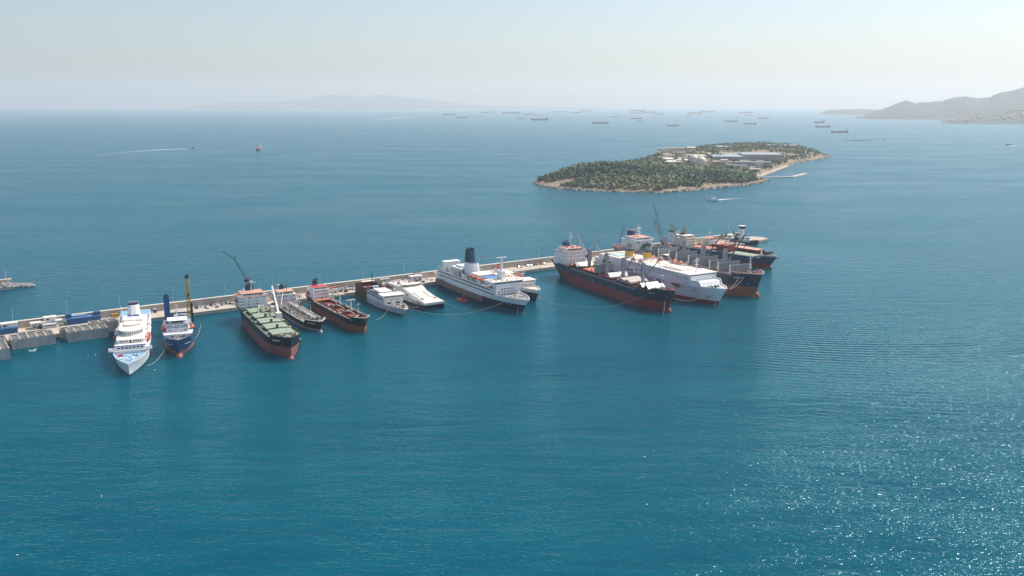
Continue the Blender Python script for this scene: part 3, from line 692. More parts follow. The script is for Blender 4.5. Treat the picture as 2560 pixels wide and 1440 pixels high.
# --- rust red coaster with open holds
s = ship('general_cargo_ship', (-98.6, 582.4), -58, 'cargo ship with rust orange lower hull and open dark red holds')
hull(s, 97, 14.6, 8.4, [(5.0, RUSTB), (99, BLACKH)], REDD, rake=3.5, fc=1.6, fcx=.09, poop=1.0, poopx=.22, bul=1.1, lb=.15, lw=.2, pb=2.6, pw=2.1, a0=.78, aw=.4, rim=CREAM)
tier(s, -93, -80, 6.2, 10.2, 13.0, WHITE); tier(s, -92, -80.2, 6.0, 13, 15.8, WHITE); tier(s, -92, -80.4, 6.0, 15.8, 18.6, WHITE); tier(s, -90, -81, 5.6, 18.6, 21.2, WHITE, 'wheelhouse', .3, top=REDP)
wfront(s, -80.95, -4.9, 4.9, 5, 20.0, 1.5, .8, name='bridge_window')
for k, z in enumerate((11.6, 14.4, 17.2)): wfront(s, -79.92 - .2 * k, -5, 5, 8 if k else 5, z, .5, .7)
funnel(s, -95, -91, 2.2, 13, 24.5, BLUEP, BLACK, 23, .5, .4); mast(s, -89, 0, 21.2, 8, BLACK, ((.6, 2.0), (.8, 1.2)), .3)
mast(s, -80, 6.6, 10, 14, WHITE, ((.95, .6),), .35, radar=False)
lifeboat(s, -90, -6.6, 14.2, 6, 2.2, REDP)
for x0, x1 in ((-72, -52), (-48, -31), (-28, -12.5)): open_hatch(s, x0, x1, 5.0, 9.1, 2.0, BROWNP, REDD)
MB().box(-78, -73, -5.4, 5.4, 9.2, 10.6).build('hatch_lid', ORANGED, s)
for x in (-50, -29.5):
    MB().box(x - 1.3, x + 1.3, -6.4, 6.4, 9.1, 10.9).build('mast_house', BROWNP, s); clutter(s, x - 2.5, x + 2.5, -6, 6, 10.9, 26, [CREAM, DARK, GREYM], int(-x), hmax=1.6, smax=1.4)
for x, yy in ((-50, 3.0), (-29.5, 3.0), (-71, 5.6)):
    mb = MB(); mb.tube((x, yy, 9.1), (x, yy, 21), .6, 8, .4); mb.path([(x, yy - 3.4, 20.2), (x, yy, 20.8), (x, yy + 3.4, 20.2)], .3, 6); d = mb.build('derrick_post', CREAM, s)
    MB().tube((x + .8, yy - 2.6, 11.6), (x + 17, yy - 3.4, 12.4), .3, 6, .2).build('derrick_boom', CREAM, d)
bow_gear(s, -5, 10.8, 11, (CREAM, DARK, BROWNP), 34, 52, 8); mast(s, -9, 0, 10.8, 13, CREAM, ((.5, .8), (.85, 1.6)), .3, radar=False)
clutter(s, -74, -12, -6.7, -5.2, 9.1, 30, [BROWNP, CREAM, DARK], 53, hmax=1.2); clutter(s, -97, -80, -6, 6, 10.2, 20, [DARK, GREENK, CREAM], 54, hmax=1.6)
letters(s, 'UNIT BRAVE', (-4.4, -5.0, 10.0), 1.1, WHITE, 'stbd', yaw=R(34)); chain(s, (1.5, 2, 7.6), (10, 6, -.5)); anchor(s, -7, -6.0, 8.2)
rail(s, [(-12, -6.9, 10.2), (-74, -7.1, 10.2)], .9, m=CREAM); rail(s, [(-12, 6.9, 10.2), (-74, 7.1, 10.2)], .9, m=CREAM)
zmap(s, [(0, 0), (9.1, 7.3), (10.8, 9.2), (21.2, 17.4), (29, 24)])

# --- small ferry, brown aft and white forward
s = ship('small_ferry', (-78.3, 632.5), -61, 'small old ferry with brown red stern and white fore part under a thin black mast')
hull(s, 78, 15, 4.8, [(.7, NAVY), (99, GREYW)], BEIGED, rake=8, fc=.6, fcx=.2, bul=.9, lb=.3, lw=.44, pb=2.0, pw=1.5, a0=.86, aw=.5)
mb = MB(); mb.box(-81, -56, -7.9, -7.3, 2.2, 14.6).box(-81, -56, 7.3, 7.9, 2.2, 14.6).box(-81.2, -80.6, -7.3, 7.3, 4, 14.6); mb.build('stern_casing', BROWNP, s)
MB().box(-80.6, -56, -7.3, 7.3, 10.6, 10.9).build('stern_deck', REDD, s)
tier(s, -56, -19, 7.3, 7.2, 10.2, WHITE, 'car_deck_house', .1); tier(s, -56, -18, 7.3, 10.2, 13.2, WHITE, top=GREYD); tier(s, -27, -17.6, 8.4, 13.2, 15.8, WHITE, 'bridge', .5, top=WHITEC)
wfront(s, -17.55, -7.6, 7.6, 13, 14.6, .85, .8, name='bridge_window'); wfront(s, -17.9, -2.6, -.6, 3, 11.8, .4, .7); wfront(s, -17.9, .6, 2.6, 3, 11.8, .4, .7); wfront(s, -17.9, -6, 6, 2, 11.8, .5, .7)
wfront(s, -18.9, -6.8, 6.8, 2, 8.6, 3.2, 1.8, m=DARK, name='deck_opening')
for x in range(5): piece(s, 'window_band', GLASS, (-52 + x * 6.6, -7.34, 11.6), (5.6, .16, 1.0)); piece(s, 'window_band', GLASS, (-52 + x * 6.6, 7.34, 11.6), (5.6, .16, 1.0))
piece(s, 'dark_side_screen', mat('violet_screen', (.06, .05, .13), .6), (-38, -7.45, 14.0), (20, .2, 1.2)); piece(s, 'dark_side_screen', GREYD, (-50, -7.45, 14.2), (7, .2, 1.2))
tier(s, -48, -33, 4.4, 13.2, 15.6, WHITEC, 'lounge', .3, top=WHITEC)
clutter(s, -55, -29, -7, -4.6, 13.2, 60, [DARK, WHITE, GREYM, BLUED], 61, hmax=1.3, smax=1.2); clutter(s, -55, -29, 4.6, 7, 13.2, 60, [DARK, WHITE, GREYM], 62, hmax=1.3, smax=1.2)
clutter(s, -80, -57, -7, 7, 10.9, 50, [BROWNP, DARK, WHITE], 63, hmax=2.0)
MB().box(-60, -56, -2, 3, 10.9, 15.6, 0, .2, .2).build('funnel_casing', GREYW, s); mb = MB(); mb.tube((-60, -1, 14), (-60.5, -1, 26), .42, 8, .32).box(-61.5, -58.5, 0, 2.5, 15.6, 18.5); mb.build('black_mast', BLACK, s)
MB().box(-80, -57, -7.9, -7.8, 14.6, 14.8).box(-57, -56.4, -7.3, 7.3, 13.2, 15.2).build('dark_screen', DARK, s)
mast(s, -24, 3, 15.8, 5, WHITE, ((.6, 1.2),), .18); bow_gear(s, -7, 7.6, 11, (BROWNP, DARK, WHITE, CREAM), 44, 64, 12)
for z in (5.4, 3.6): MB().box(-58, -30, -7.62, -7.4, z, z + .18).build('rubbing_strake', DARK, s)
lifeboat(s, -30, 7.9, 13.6, 5.5, 2, WHITE)
zmap(s, [(0, 0), (7.2, 4.2), (7.6, 5.3), (10.2, 7.0), (13.2, 9.6), (15.8, 12.0), (26, 22)])

# --- cream fast catamaran ferry with slab bow
s = ship('catamaran_ferry', (-59.4, 653), -56, 'white fast catamaran ferry with sloping slab nose and blue bow opening', 'ferry')
W2 = 9.0
def ring_cat(x, ztop_, zbot, hw, ch):
    return [(x, -hw, zbot), (x, -hw, ztop_ - ch), (x, -hw + ch, ztop_), (x, hw - ch, ztop_), (x, hw, ztop_ - ch), (x, hw, zbot)]
CRM = mat('warm_white_paint', (.68, .64, .57), .45, .05, .3, (.5, .4, .3), .35, (.4, .4, .08))
MB().loft([ring_cat(-62, 10.5, 3.4, W2 - .3, .5), ring_cat(-58, 12.6, 3.4, W2, .6), ring_cat(-34, 13.2, 3.4, W2, .6), ring_cat(-29, 12.8, 3.4, W2, .8), ring_cat(-24, 10.9, 3.5, W2, 1.6), ring_cat(-8, 8.0, 3.8, W2 - .1, 1.8), ring_cat(4.2, 6.4, 4.6, W2 - .5, .5)]).build('body', CRM, s)
for sd in (1, -1):
    mb = MB(); y0, y1 = sorted((sd * (W2 - .05), sd * (W2 - 3.2)))
    P = []
    for x, zb_ in ((-62, 3.4), (-2, 3.9)):
        P += [(x, y0, -1.5), (x, y1, -1.5), (x, y1, zb_), (x, y0, zb_)]
    P += [(1.5, sd * (W2 - .4), -1.5), (1.5, sd * (W2 - .5), -1.5), (4.0, sd * (W2 - .7), 4.6), (4.0, sd * (W2 - .6), 4.6)]
    mb.add(P, [(0, 3, 2, 1), (0, 1, 5, 4), (1, 2, 6, 5), (2, 3, 7, 6), (3, 0, 4, 7), (4, 5, 9, 8), (5, 6, 10, 9), (6, 7, 11, 10), (7, 4, 8, 11)])
    mb.build('side_hull', NAVY, s)
    piece(s, 'red_stripe', REDP, (-13, sd * (W2 - .02), 4.9), (22, .3, .35)); 
    wside(s, sd * W2, -57, -41, 8, 9.6, 1.2, 1.6); wside(s, sd * (W2 + .0), -30, -20, 6, 8.6, 1.1, 1.5)
    piece(s, 'anchor_port', DARK, (-6, sd * (W2 - .05), 6.2), (1.6, .2, .9)); piece(s, 'anchor_port', DARK, (-3, sd * (W2 - .1), 5.8), (1.4, .3, .8))
    lifeboat(s, -44, sd * 4.6, 13.9, 5, 2, CRM, mat('faded_pink', (.6, .32, .26), .6), davit=False)
MB().add([(3.6, -W2 + .6, 4.6), (3.6, W2 - .6, 4.6), (-4, W2 - 2, .3), (-4, -W2 + 2, .3)], [(0, 1, 2, 3)]).add([(3.4, -W2 + .6, 4.7), (3.4, W2 - .6, 4.7), (-4.4, W2 - 2, .4), (-4.4, -W2 + 2, .4)], [(3, 2, 1, 0)]).build('bow_tunnel_plate', NAVY, s)
tier(s, -36, -29.5, 8.2, 13.0, 15.0, CRM, 'bridge', .3, rnd_=3.4)
for i in range(9):
    t = math.pi * (i + 2) / 12; c = piece(s, 'bridge_window', GLASS, (-32.9 + 3.4 * math.sin(t) + .05, -8.2 * math.cos(t), 14.0), (.25, 1.2, .8)); c.rotation_euler = (0, 0, math.atan2(-math.cos(t) * 3.4, math.sin(t) * 8.2))
bridge_wings(s, -31, 8.0, 1.6, 13.2, CRM, 2.2)
for sd in (1, -1):
    q = MB(); y = sd * 4.2
    q.add([(-20, y - .9, 10.3), (-20, y + .9, 10.3), (-7, y + 1.6, 8.0), (-7, y - 1.6, 8.0), (-20, y - .9, 10.8), (-20, y + .9, 10.8), (-7, y + .9, 8.25), (-7, y - .9, 8.25)], [(4, 7, 6, 5), (0, 4, 5, 1), (1, 5, 6, 2), (2, 6, 7, 3), (3, 7, 4, 0)]); q.build('nose_fairing', CRM, s)
    piece(s, 'nose_hatch', DARK, (-5, sd * 5.2, 7.72), (2.8, 1.6, .1)).rotation_euler = (0, R(8), 0)
letters(s, 'EDLAYEA', (-27, -W2 - .03, 5.6), 2.2, mat('grey_blue_lettering', (.16, .18, .26), .5), 'stbd')
clutter(s, -57, -38, -7, 7, 13.2, 40, [CRM, CREAM], 71, hmax=.9); mast(s, -40, 0, 13.2, 4.5, WHITE, ((.6, 1.3),), .2)
clutter(s, -62, -56, -8, 8, 12.0, 20, [WHITE, CREAM, GREYM], 72, hmax=1.8)
zmap(s, [(0, 0), (6.4, 6.2), (13.2, 12.5), (18, 17)])

# --- big white and navy ferry with the tall teal funnel
s = ship('car_ferry', (7.5, 642), -60, 'big white ferry with rust streaked navy lower hull and tall white and teal funnel', 'ferry')
RAWS = mat('bare_streaked_steel', (.2, .19, .19), .7, .2, .15, (.3, .12, .05), .9, (.12, .12, .02))
zt = hull(s, 125, 24, 10.3, [(1.0, BLUEF), (6.4, NAVY), (99, WHITEC)], GREYD, rake=10, fc=.2, fcx=.14, bul=1.2, lb=.26, lw=.4, pb=2.1, pw=1.5, a0=.95, aw=.6, rim=WHITE)
bulb(s, NAVY, 1.6, 8, -.9, 1.6)
for i in range(15):
    x = -120 + i * 5.6; piece(s, 'hull_plate', RAWS, (x, -12.02, 5.0), (5.4, .2, 5.2))
tier(s, -120, -24, 11.8, 12.4, 16.2, WHITEC, 'passenger_deck', .05); tier(s, -120, -24.5, 11.8, 16.2, 19.6, WHITEC, 'passenger_deck', .05, top=GREYD)
tier(s, -26, -21.5, 10.2, 12.4, 20.6, WHITEC, 'front_house', .05); 
tier(s, -34, -20.6, 12.8, 20.6, 23.4, WHITEC, 'bridge', .5, top=CREAM)
wfront(s, -20.52, -12.2, 12.2, 18, 22.2, 1.05, .95, name='bridge_window')
for z in (14.0, 16.4, 18.8): 
    for y in (-7.5, -5, -2.5, 0, 2.5, 5, 7.5):
        if z == 18.8 and abs(y) > 5: continue
        for d in (-.45, .45): piece(s, 'window', GLASS, (-21.42, y + d, z), (.16, .6, 1.0))
for sd in (1, -1):
    yy = sd * 11.87
    piece(s, 'window_band', GREYM, (-69, yy, 14.3), (94, .12, 1.5)); piece(s, 'window_band', GREYM, (-71, yy, 17.8), (92, .12, 1.5))
    wside(s, sd * 11.95, -112, -26, 38, 14.3, 1.0, 1.0); wside(s, sd * 11.95, -112, -28, 36, 17.8, 1.0, 1.0)
    rail(s, [(-118, sd * 11.6, 19.6), (-36, sd * 11.6, 19.6)], 1.1, 2.5)
    clutter(s, -116, -36, sd * 10.9 - .7, sd * 10.9 + .7, 19.6, 90, [WHITE, DARK, GREYW, WHITE], 80 + sd, hmax=1.9, smax=1.0)
    for x in (-60, -52, -44): lifeboat(s, x, sd * 10.2, 21.0, 7.0, 2.6, ORANGE)
    piece(s, 'side_door', DARK, (-52, sd * 12.02, 5.4), (1.3, .2, 2.6)); piece(s, 'side_door', DARK, (-84, sd * 12.12, 4.2), (1.1, .2, 3.0))
tier(s, -120, -113.5, 7.0, 19.6, 25.4, WHITEC, 'stern_tower', .1); tier(s, -104, -84, 6.5, 19.6, 22.6, GREYW, 'deck_house', .2); tier(s, -100, -90, 4, 22.6, 25, WHITE, 'ventilator_house', .1)
funnel(s, -88, -72, 5.2, 19.6, 35.5, WHITEC, BLUEF, 34.6, 1.6, .9, 0); 
f = funnel(s, -86, -78.2, 3.5, 35.5, 46.5, BLUEF, BLUEF, None, .9, .6, 0, name='funnel_top')
q = MB()
for i, (dx, dy) in enumerate(((-84, -1.6), (-82, 1.4), (-80.4, -1.2), (-79.6, 1.5), (-82.4, 0))): q.tube((dx, dy, 46), (dx, dy, 49.4), .55, 7)
q.build('exhaust_pipe', BLUEF, f)
for i in range(4):
    MB().tube((-84.8 + i * 1.9, -3.6, 36), (-84.4 + i * 1.75, -2.95, 46), .22, 5).build('funnel_rib', NAVY, f)
wside(s, -5.0, -86, -83.4, 2, 24.0, .9, 1.6)
tier(s, -68, -54, 6.5, 19.6, 22.8, WHITEC, 'upper_house', .2); tier(s, -50, -38, 6.0, 19.6, 22.4, WHITE, 'pool_house', .2, top=mat('blue_awning', (.1, .2, .42), .6))
wside(s, -6.06, -49, -39, 6, 21.2, 1.0, 1.0)
MB().box(-56, -40, 5.2, 11, 22.6, 23.0).build('awning', CREAM, s)
clutter(s, -112, -36, -9.5, 9.5, 19.62, 120, [WHITE, GREYW, GREYM, DARK], 83, hmax=1.8)
MB().prism([(-34, -2.2), (-28, -1.6), (-28, 1.6), (-34, 2.2)], 23.4, 36).tube((-31, 0, 36), (-31, 0, 48.5), 1.1, 10, .8).box(-31.6, -30.4, -4.2, 4.2, 47.8, 48.4).box(-31.8, -30.2, -1.4, 1.4, 43, 43.4).build('mast_tower', WHITEC, s)
clutter(s, -33, -22, -11, 11, 23.4, 40, [WHITE, CREAM, DARK], 84, hmax=1.8); rail(s, [(-21, -12.6, 23.4), (-21, 12.6, 23.4)])
bow_gear(s, -7, 12.6, 17, (BLACK, GREENK, DARK, WHITE), 46, 85, 14, m=BLACK)
letters(s, 'Daimonios', (-8, -9.2, 11.2), 1.6, WHITE, 'stbd', yaw=R(28)); chain(s, (1.5, -4.2, 5.6), (6, -8, -.5), WHITE)
for x, y_ in ((-5, -7), (-8.5, -8.3)): piece(s, 'hawse_ring', WHITE, (x, y_, 7.6), (.6, .3, .9), R(35))
clutter(s, -126, -120, -11, 11, 12.4, 26, [WHITE, GREYM, DARK], 86, hmax=2.2)
zmap(s, [(0, 0), (7.6, 6.4), (12.4, 9.2), (19.6, 14.8), (20.6, 17.4), (23.4, 20.2), (35.5, 26), (46.5, 35.4), (49.4, 37.2)])

# --- small blue and white ferry tucked behind it
s = ship('passenger_ferry', (18.2, 678), -64, 'small ferry with white bridge and dark blue bow tucked behind the big ferry', 'ferry')
hull(s, 84, 16, 9.4, [(.8, BLUEF), (7.6, NAVY), (99, WHITE)], BEIGED, rake=7, fc=.4, fcx=.15, bul=1.0, lb=.26, lw=.4, pb=2.1, pw=1.5, a0=.9, aw=.5)
tier(s, -80, -17, 7.8, 8.6, 12.0, WHITE); tier(s, -80, -17.4, 7.8, 12.0, 15.4, WHITE, top=CREAM); tier(s, -28, -16.4, 8.6, 15.4, 18.2, WHITE, 'bridge', .5, top=CREAM)
wfront(s, -16.3, -7.8, 7.8, 8, 17.0, 1.1, .8, name='bridge_window'); wfront(s, -17.3, -5.4, 5.4, 6, 13.8, 1.2, .9)
for sd in (1, -1):
    wside(s, sd * 7.86, -76, -22, 22, 13.8, 1.0, .9)
    for x in (-48, -40): lifeboat(s, x, sd * 7.4, 17.2, 6, 2.2, ORANGE)
funnel(s, -72, -62, 3, 15.4, 22, WHITE, REDP, 20.5); mast(s, -22, 0, 18.2, 8, WHITE, ((.6, 2), (.8, 1.4)), .25); clutter(s, -76, -20, -7, 7, 15.4, 60, [WHITE, CREAM, ORANGED], 91, hmax=1.8)
MB().box(-60, -46, -5, 5, 18.6, 19.0).build('awning', CREAM, s)
bow_gear(s, -7, 8.8, 12, (BROWNP, WHITE, CREAM, DARK), 40, 92, 12); anchor(s, 2.5, 2.2, 5.8, WHITE); chain(s, (3, 2.4, 5.6), (8, 4, -.5))
zmap(s, [(0, 0), (8.6, 8.3), (12, 9.8), (15.4, 11.5), (18.2, 14.2), (26, 21)])

# --- big black and red bulk carrier with four grey cranes
s = ship('geared_bulk_carrier', (114.7, 643.7), -64, 'long bulk carrier with black topsides, dark red lower hull and four grey cranes')
hull(s, 161, 23, 14.0, [(8.0, REDB), (99, NAVY)], BROWNP, rake=7, srake=5, fc=2.6, fcx=.085, bul=1.1, lb=.15, lw=.24, pb=2.6, pw=2.0, a0=.7, aw=.12)
bulb(s, REDB, 2.5, 8.5, .4, 3.4)
tier(s, -157, -136, 10.2, 13.0, 16.0, WHITE, top=CREAM); tier(s, -156, -136.2, 10.0, 16.0, 19.0, WHITE); tier(s, -155, -136.4, 10, 19, 22, WHITE); tier(s, -155, -136.6, 10, 22, 25, WHITE, top=PINKC)
tier(s, -152, -138, 7.8, 25, 27.8, WHITE, 'wheelhouse', .4, top=PINKC); bridge_wings(s, -138, 7.8, 3.4, 25.1, WHITE)
wfront(s, -137.9, -7.2, 7.2, 11, 26.6, 1.05, .8, name='bridge_window')
for k, z in enumerate((14.8, 17.6, 20.6, 23.5)):
    for y in (-8.2, -5, -3.6, -1, 1.6, 4, 6.4, 8.4): piece(s, 'window', GLASS, (-135.92 - .2 * k, y, z), (.16, .55, .65))
    wside(s, -10.05, -154, -139, 3, z, .6, .7)
funnel(s, -158, -149, 3.4, 22, 31.5, BLUEP, BLUEF, 30.6, 1.0, .5, 3)
MB().tube((-153.5, -3.3, 28), (-153.5, -3.0, 28), 1.3, 4).build('funnel_badge', WHITE, s)
mast(s, -146, 0, 27.8, 14, WHITE, ((.55, 2.4), (.7, 2.0), (.85, 1.4)), .4); clutter(s, -151, -139, -7, 7, 27.8, 16, [WHITE, PINKC, DARK], 101, hmax=1.6)
clutter(s, -165, -157, -8, 8, 13.4, 30, [BROWNP, WHITE, DARK], 102, hmax=2.0); lifeboat(s, -158, -7.6, 17, 6, 2.4, ORANGE)
J_CR = ((-113.3, 27.8, 43.1, 180), (-86.7, 26.8, 46.2, 180), (-61, 19.9, 60, 50), (-33.6, 19.4, 52, 45))
for x, jl, el, az in J_CR: crane(s, x, 0, 13, 17.5, 21, jl, az, el, GREYM, 1.5)
open_hatch(s, -132, -117, 8.2, 12.95, 1.8, BROWNP, REDD); tent(s, -123, 8.6, 14.9, h=3.0, m=CREAM, sp=4.0); MB().box(-132, -128, -8.4, 8.4, 14.8, 15.6).build('hatch_cover', ORANGED, s)
hatch(s, -109.5, -91, 8.4, 12.95, 1.7, .7, BROWNP, ORANGED, 4)
MB().box(-90.4, -89.7, -9, 9, 14.8, 21.6).build('raised_hatch_panel', GREYH, s)
open_hatch(s, -83, -65, 8.2, 12.95, 1.8, BROWNP, REDD); tent(s, -70.5, 8.6, 14.9, h=3.0, m=mat('chipped_white_paint', (.7, .69, .66), .6, .1, .8, (.12, .1, .09), .9, (1.1, 1.1, 1.1)), sp=3.4)
hatch(s, -57.5, -38, 8.2, 12.95, 1.8, .8, BROWNP, mat('tan_cover_paint', (.46, .4, .36), .7, .08, .2), 2, .1)
tent(s, -52, 8.4, 15.8, h=1.5, m=mat('tan_cover_paint', (.46, .4, .36)), sp=4.2); tent(s, -43, 8.4, 15.8, h=1.5, m=mat('tan_cover_paint', (.46, .4, .36)), sp=4.2)
open_hatch(s, -30, -14.5, 7.6, 12.95, 1.8, BROWNP, REDD); tent(s, -26, 8.0, 14.9, h=2.6, m=WHITE, sp=3.2); tent(s, -18.5, 7.6, 14.9, h=2.6, m=WHITE, sp=3.2)
clutter(s, -132, -16, -8, 8, 15.0, 60, [BROWNP, DARK, REDD, CREAM], 107, hmax=2.4)
for sd in (1, -1):
    clutter(s, -132, -16, sd * 9.7 - .8, sd * 9.7 + .8, 12.95, 110, [BROWNP, DARK, REDD], 103 + sd, hmax=1.5)
    rail(s, [(-16, sd * 11.2, 14.1), (-134, sd * 11.3, 14.1)], 1.0, 2.5, BROWNP)
    for x in (-132, -89, -62): MB().tube((x, sd * 11.56, 7.4), (x, sd * 11.56, 10.0), .12, 5).build('draught_mark', WHITE, s)
piece(s, 'white_hull_stripe', WHITE, (-76, -11.53, 13.2), (96, .1, .25))
bow_gear(s, -6, 15.9, 17, (CREAM, WHITE, DARK, BROWNP), 60, 106, 11); mast(s, -9, 0, 15.9, 11, WHITE, ((.9, 1.8),), .45, radar=False)
letters(s, 'VEGA TITANIA', (-7, -8.6, 13.6), 1.3, WHITE, 'stbd', yaw=R(33)); chain(s, (1.4, -4.0, 9), (6, -9, -.5), WHITE); chain(s, (3.5, 4.0, 11), (9, 6, -.5))
MB().tube((-.3, -2.9, 1), (-1.0, -3.3, 8), .14, 5).build('draught_mark', WHITE, s)
rail(s, [(-2, -6.5, 17), (-13, -10.4, 17)]); rail(s, [(-2, 6.5, 17), (-13, 10.4, 17)])

# --- white ferry with blue lettering
s = ship('cruise_ferry', (156.5, 667.3), -60, 'white cruise ferry with big blue lettering and two yellow funnels', 'ferry')
LAV = mat('ferry_white', (.86, .86, .87), .42, .04, .2, (.55, .55, .55), .25, (.3, .3, .04))
hull(s, 142, 27, 17.0, [(3.2, REDB), (99, LAV)], GREYW, rake=9, fc=-3.6, fcx=.1, bul=1.2, lb=.2, lw=.36, pb=2.2, pw=1.6, a0=.97, aw=.6, rim=WHITEC)
tier(s, -138, -18, 13.3, 17.6, 20.4, LAV, 'cabin_deck', .05); tier(s, -138, -18, 13.0, 20.4, 23.0, LAV, 'cabin_deck', .05, top=CREAM)
tier(s, -34, -17.6, 13.7, 20.9, 23.6, WHITEC, 'bridge', .4, top=CREAM)
MB().box(-19.5, -17.5, -12.2, 12.2, 14, 20.8).build('front_house', WHITEC, s)
wfront(s, -17.5, -13.2, 13.2, 26, 22.5, .75, .7, name='bridge_window'); wfront(s, -17.42, -11, 11, 8, 19.0, .55, .8); wfront(s, -17.42, -11, 11, 5, 16.6, .4, .6)
for sd in (1, -1):
    yy = sd * 13.5
    for x0 in (-57, -38):
        for r_ in (0, 1):
            for i in range(4): piece(s, 'window', GLASS, (x0 + i * 2.6, yy + sd * .05, 13.2 - r_ * 1.7), (2.0, .16, 1.2))
    wside(s, sd * 13.36, -70, -20, 26, 19.2, .5, .7); wside(s, sd * 13.06, -96, -20, 40, 21.8, .6, 1.0); wside(s, sd * 13.55, -100, -88, 3, 15.5, 2.6, 1.6); wside(s, sd * 13.55, -34, -22, 6, 13.0, .5, .6)
    wside(s, sd * 13.55, -128, -118, 2, 17.0, 4.0, 1.6); wside(s, sd * 13.55, -86, -70, 3, 17.4, 2.6, 1.2, DARK, 'mooring_opening')
    piece(s, 'pale_green_strake', mat('pale_green_strake', (.42, .58, .5), .5), (-62, sd * 13.5, 20.5), (84, .5, .5))
    for x in (-92, -82): lifeboat(s, x, sd * 10.2, 24.2, 7.5, 2.8, mat('faded_pink', (.6, .32, .26)), davit=True)
    mb = MB(); mb.add([(-19, sd * 12.9, 20), (-19, sd * 12.6, 20), (-6, sd * 9.6, 15.2), (-6, sd * 9.3, 15.2), (-19, sd * 12.9, 14.5), (-19, sd * 12.6, 14.5), (-6, sd * 9.6, 14.5), (-6, sd * 9.3, 14.5)], [(0, 2, 6, 4), (1, 5, 7, 3), (0, 1, 3, 2)]); mb.build('bow_screen', LAV, s)
lifeboat(s, -66, 10.6, 24.6, 8, 3, ORANGE); lifeboat(s, -58, 10.6, 24.6, 8, 3, ORANGE)
clutter(s, -72, -50, 8.5, 12.5, 23.0, 40, [WHITE, GREYW], 111, hmax=2.6)
LB = mat('blue_lettering', (.012, .05, .22), .45)
letters(s, 'ANEK LINES', (-77, -13.62, 11.2), 6.4, LB, 'stbd', xs=1.0)
letters(s, 'ARITI X', (-13.6, -11.6, 11.4), 1.6, DARK, 'stbd', yaw=R(22))
for sd, x in ((-1, -106), (1, -92)):
    f = MB().loft([[(x + a * 3.6 * k + 0, sd * 4.2 + b * 2.6 * k, z) for a, b in ((-1, -.7), (-.7, -1), (.7, -1), (1, -.7), (1, .7), (.7, 1), (-.7, 1), (-1, .7))] for z, k in ((23, 1.05), (24.6, 1.02))], 0)
    f.loft([[(x + a * 3.6 * k, sd * 4.2 + b * 2.6 * k, z) for a, b in ((-1, -.7), (-.7, -1), (.7, -1), (1, -.7), (1, .7), (.7, 1), (-.7, 1), (-1, .7))] for z, k in ((24.6, 1.0), (30.2, .95))], 1)
    f.loft([[(x + a * 3.6 * k, sd * 4.2 + b * 2.6 * k, z) for a, b in ((-1, -.7), (-.7, -1), (.7, -1), (1, -.7), (1, .7), (.7, 1), (-.7, 1), (-1, .7))] for z, k in ((30.2, 1.0), (31.4, .97))], 2)
    fo = f.build('funnel', [LAV, YELLOW, NAVY], s); MB().tube((x - 1, sd * 4.2, 31.2), (x - 1, sd * 4.2, 34), .7, 8).tube((x + 1.2, sd * 4.2, 31.2), (x + 1.2, sd * 4.2, 33.4), .6, 8).build('exhaust_pipe', GREYM, fo)
MB().box(-132, -116, -9, -8.4, 23.02, 23.3).box(-132, -116, 6, 6.6, 23.02, 23.3).box(-132, -131.4, -8.4, 6, 23.02, 23.3).box(-116.6, -116, -8.4, 6, 23.02, 23.3).build('deck_marking', NAVY, s)
MB().box(-131.2, -116.8, -8.2, 5.8, 23.02, 23.1).build('helideck_patch', mat('pale_turquoise', (.42, .55, .55), .6), s)
MB().box(-58, -34, -7.5, 4, 23.0, 24.2).box(-56, -36, -5.5, 2, 24.2, 24.6).build('skylight_trunk', CREAM, s)
MB().box(-100, -36, -12.6, -9.6, 23.0, 23.3).build('side_deck', WHITEC, s)
mast(s, -26, 0, 23.6, 11, WHITEC, ((.55, 1.6), (.75, 1.4), (.92, 2.6)), .6); clutter(s, -112, -36, -9, 9, 23.02, 60, [WHITE, CREAM, GREYW], 112, hmax=1.2)
bow_gear(s, -6, 14.0, 17, (GREENK, BLACK, DARK), 60, 113, 11, m=GREENK); chain(s, (1.0, -3.2, 7), (4.5, -7, -.5), WHITE); chain(s, (3.4, 3.2, 9), (8, 5, -.5)); MB().tube((-3.0, -6.4, 7.6), (-3.0, -6.9, 7.6), .7, 10).build('hawse_pipe', DARK, s)
rail(s, [(-138, -12.8, 23), (-36, -12.8, 23)]); rail(s, [(-138, 12.8, 23), (-36, 12.8, 23)])
zmap(s, [(0, 0), (14, 12.6), (17.6, 16.0), (20.4, 18.8), (23.6, 21.8), (35, 32)])

# --- grey geared bulk carrier with its hatch covers on end
s = ship('geared_bulk_carrier', (192.5, 695.7), -63, 'largest bulk carrier, black and rust red, with grey hatch covers standing on end')
hull(s, 187, 29, 16.0, [(8.6, RUSTB), (99, NAVY)], BROWNP, rake=6, srake=5, fc=2.6, fcx=.09, bul=1.1, lb=.13, lw=.2, pb=2.7, pw=2.2, a0=.75, aw=.12, rim=CREAM)
bulb(s, RUSTB, 3.0, 9.5, .8, 4.2)
for k in range(4): tier(s, -176, -152 - .2 * k, 9.8, 14.9 + 2.5 * k, 17.4 + 2.5 * k, CREAM if k == 0 else WHITE)
tier(s, -172, -153.6, 8.2, 24.9, 27.5, WHITE, 'wheelhouse', .4, top=PINKC); bridge_wings(s, -153.6, 8.2, 5, 25, WHITE)
wfront(s, -153.5, -7.6, 7.6, 11, 26.4, 1.0, .8, name='bridge_window'); wfront(s, -152.55, -8.6, -5, 4, 23.4, .7, 1.0); wfront(s, -152.55, -3, 5, 5, 23.4, .5, .6)
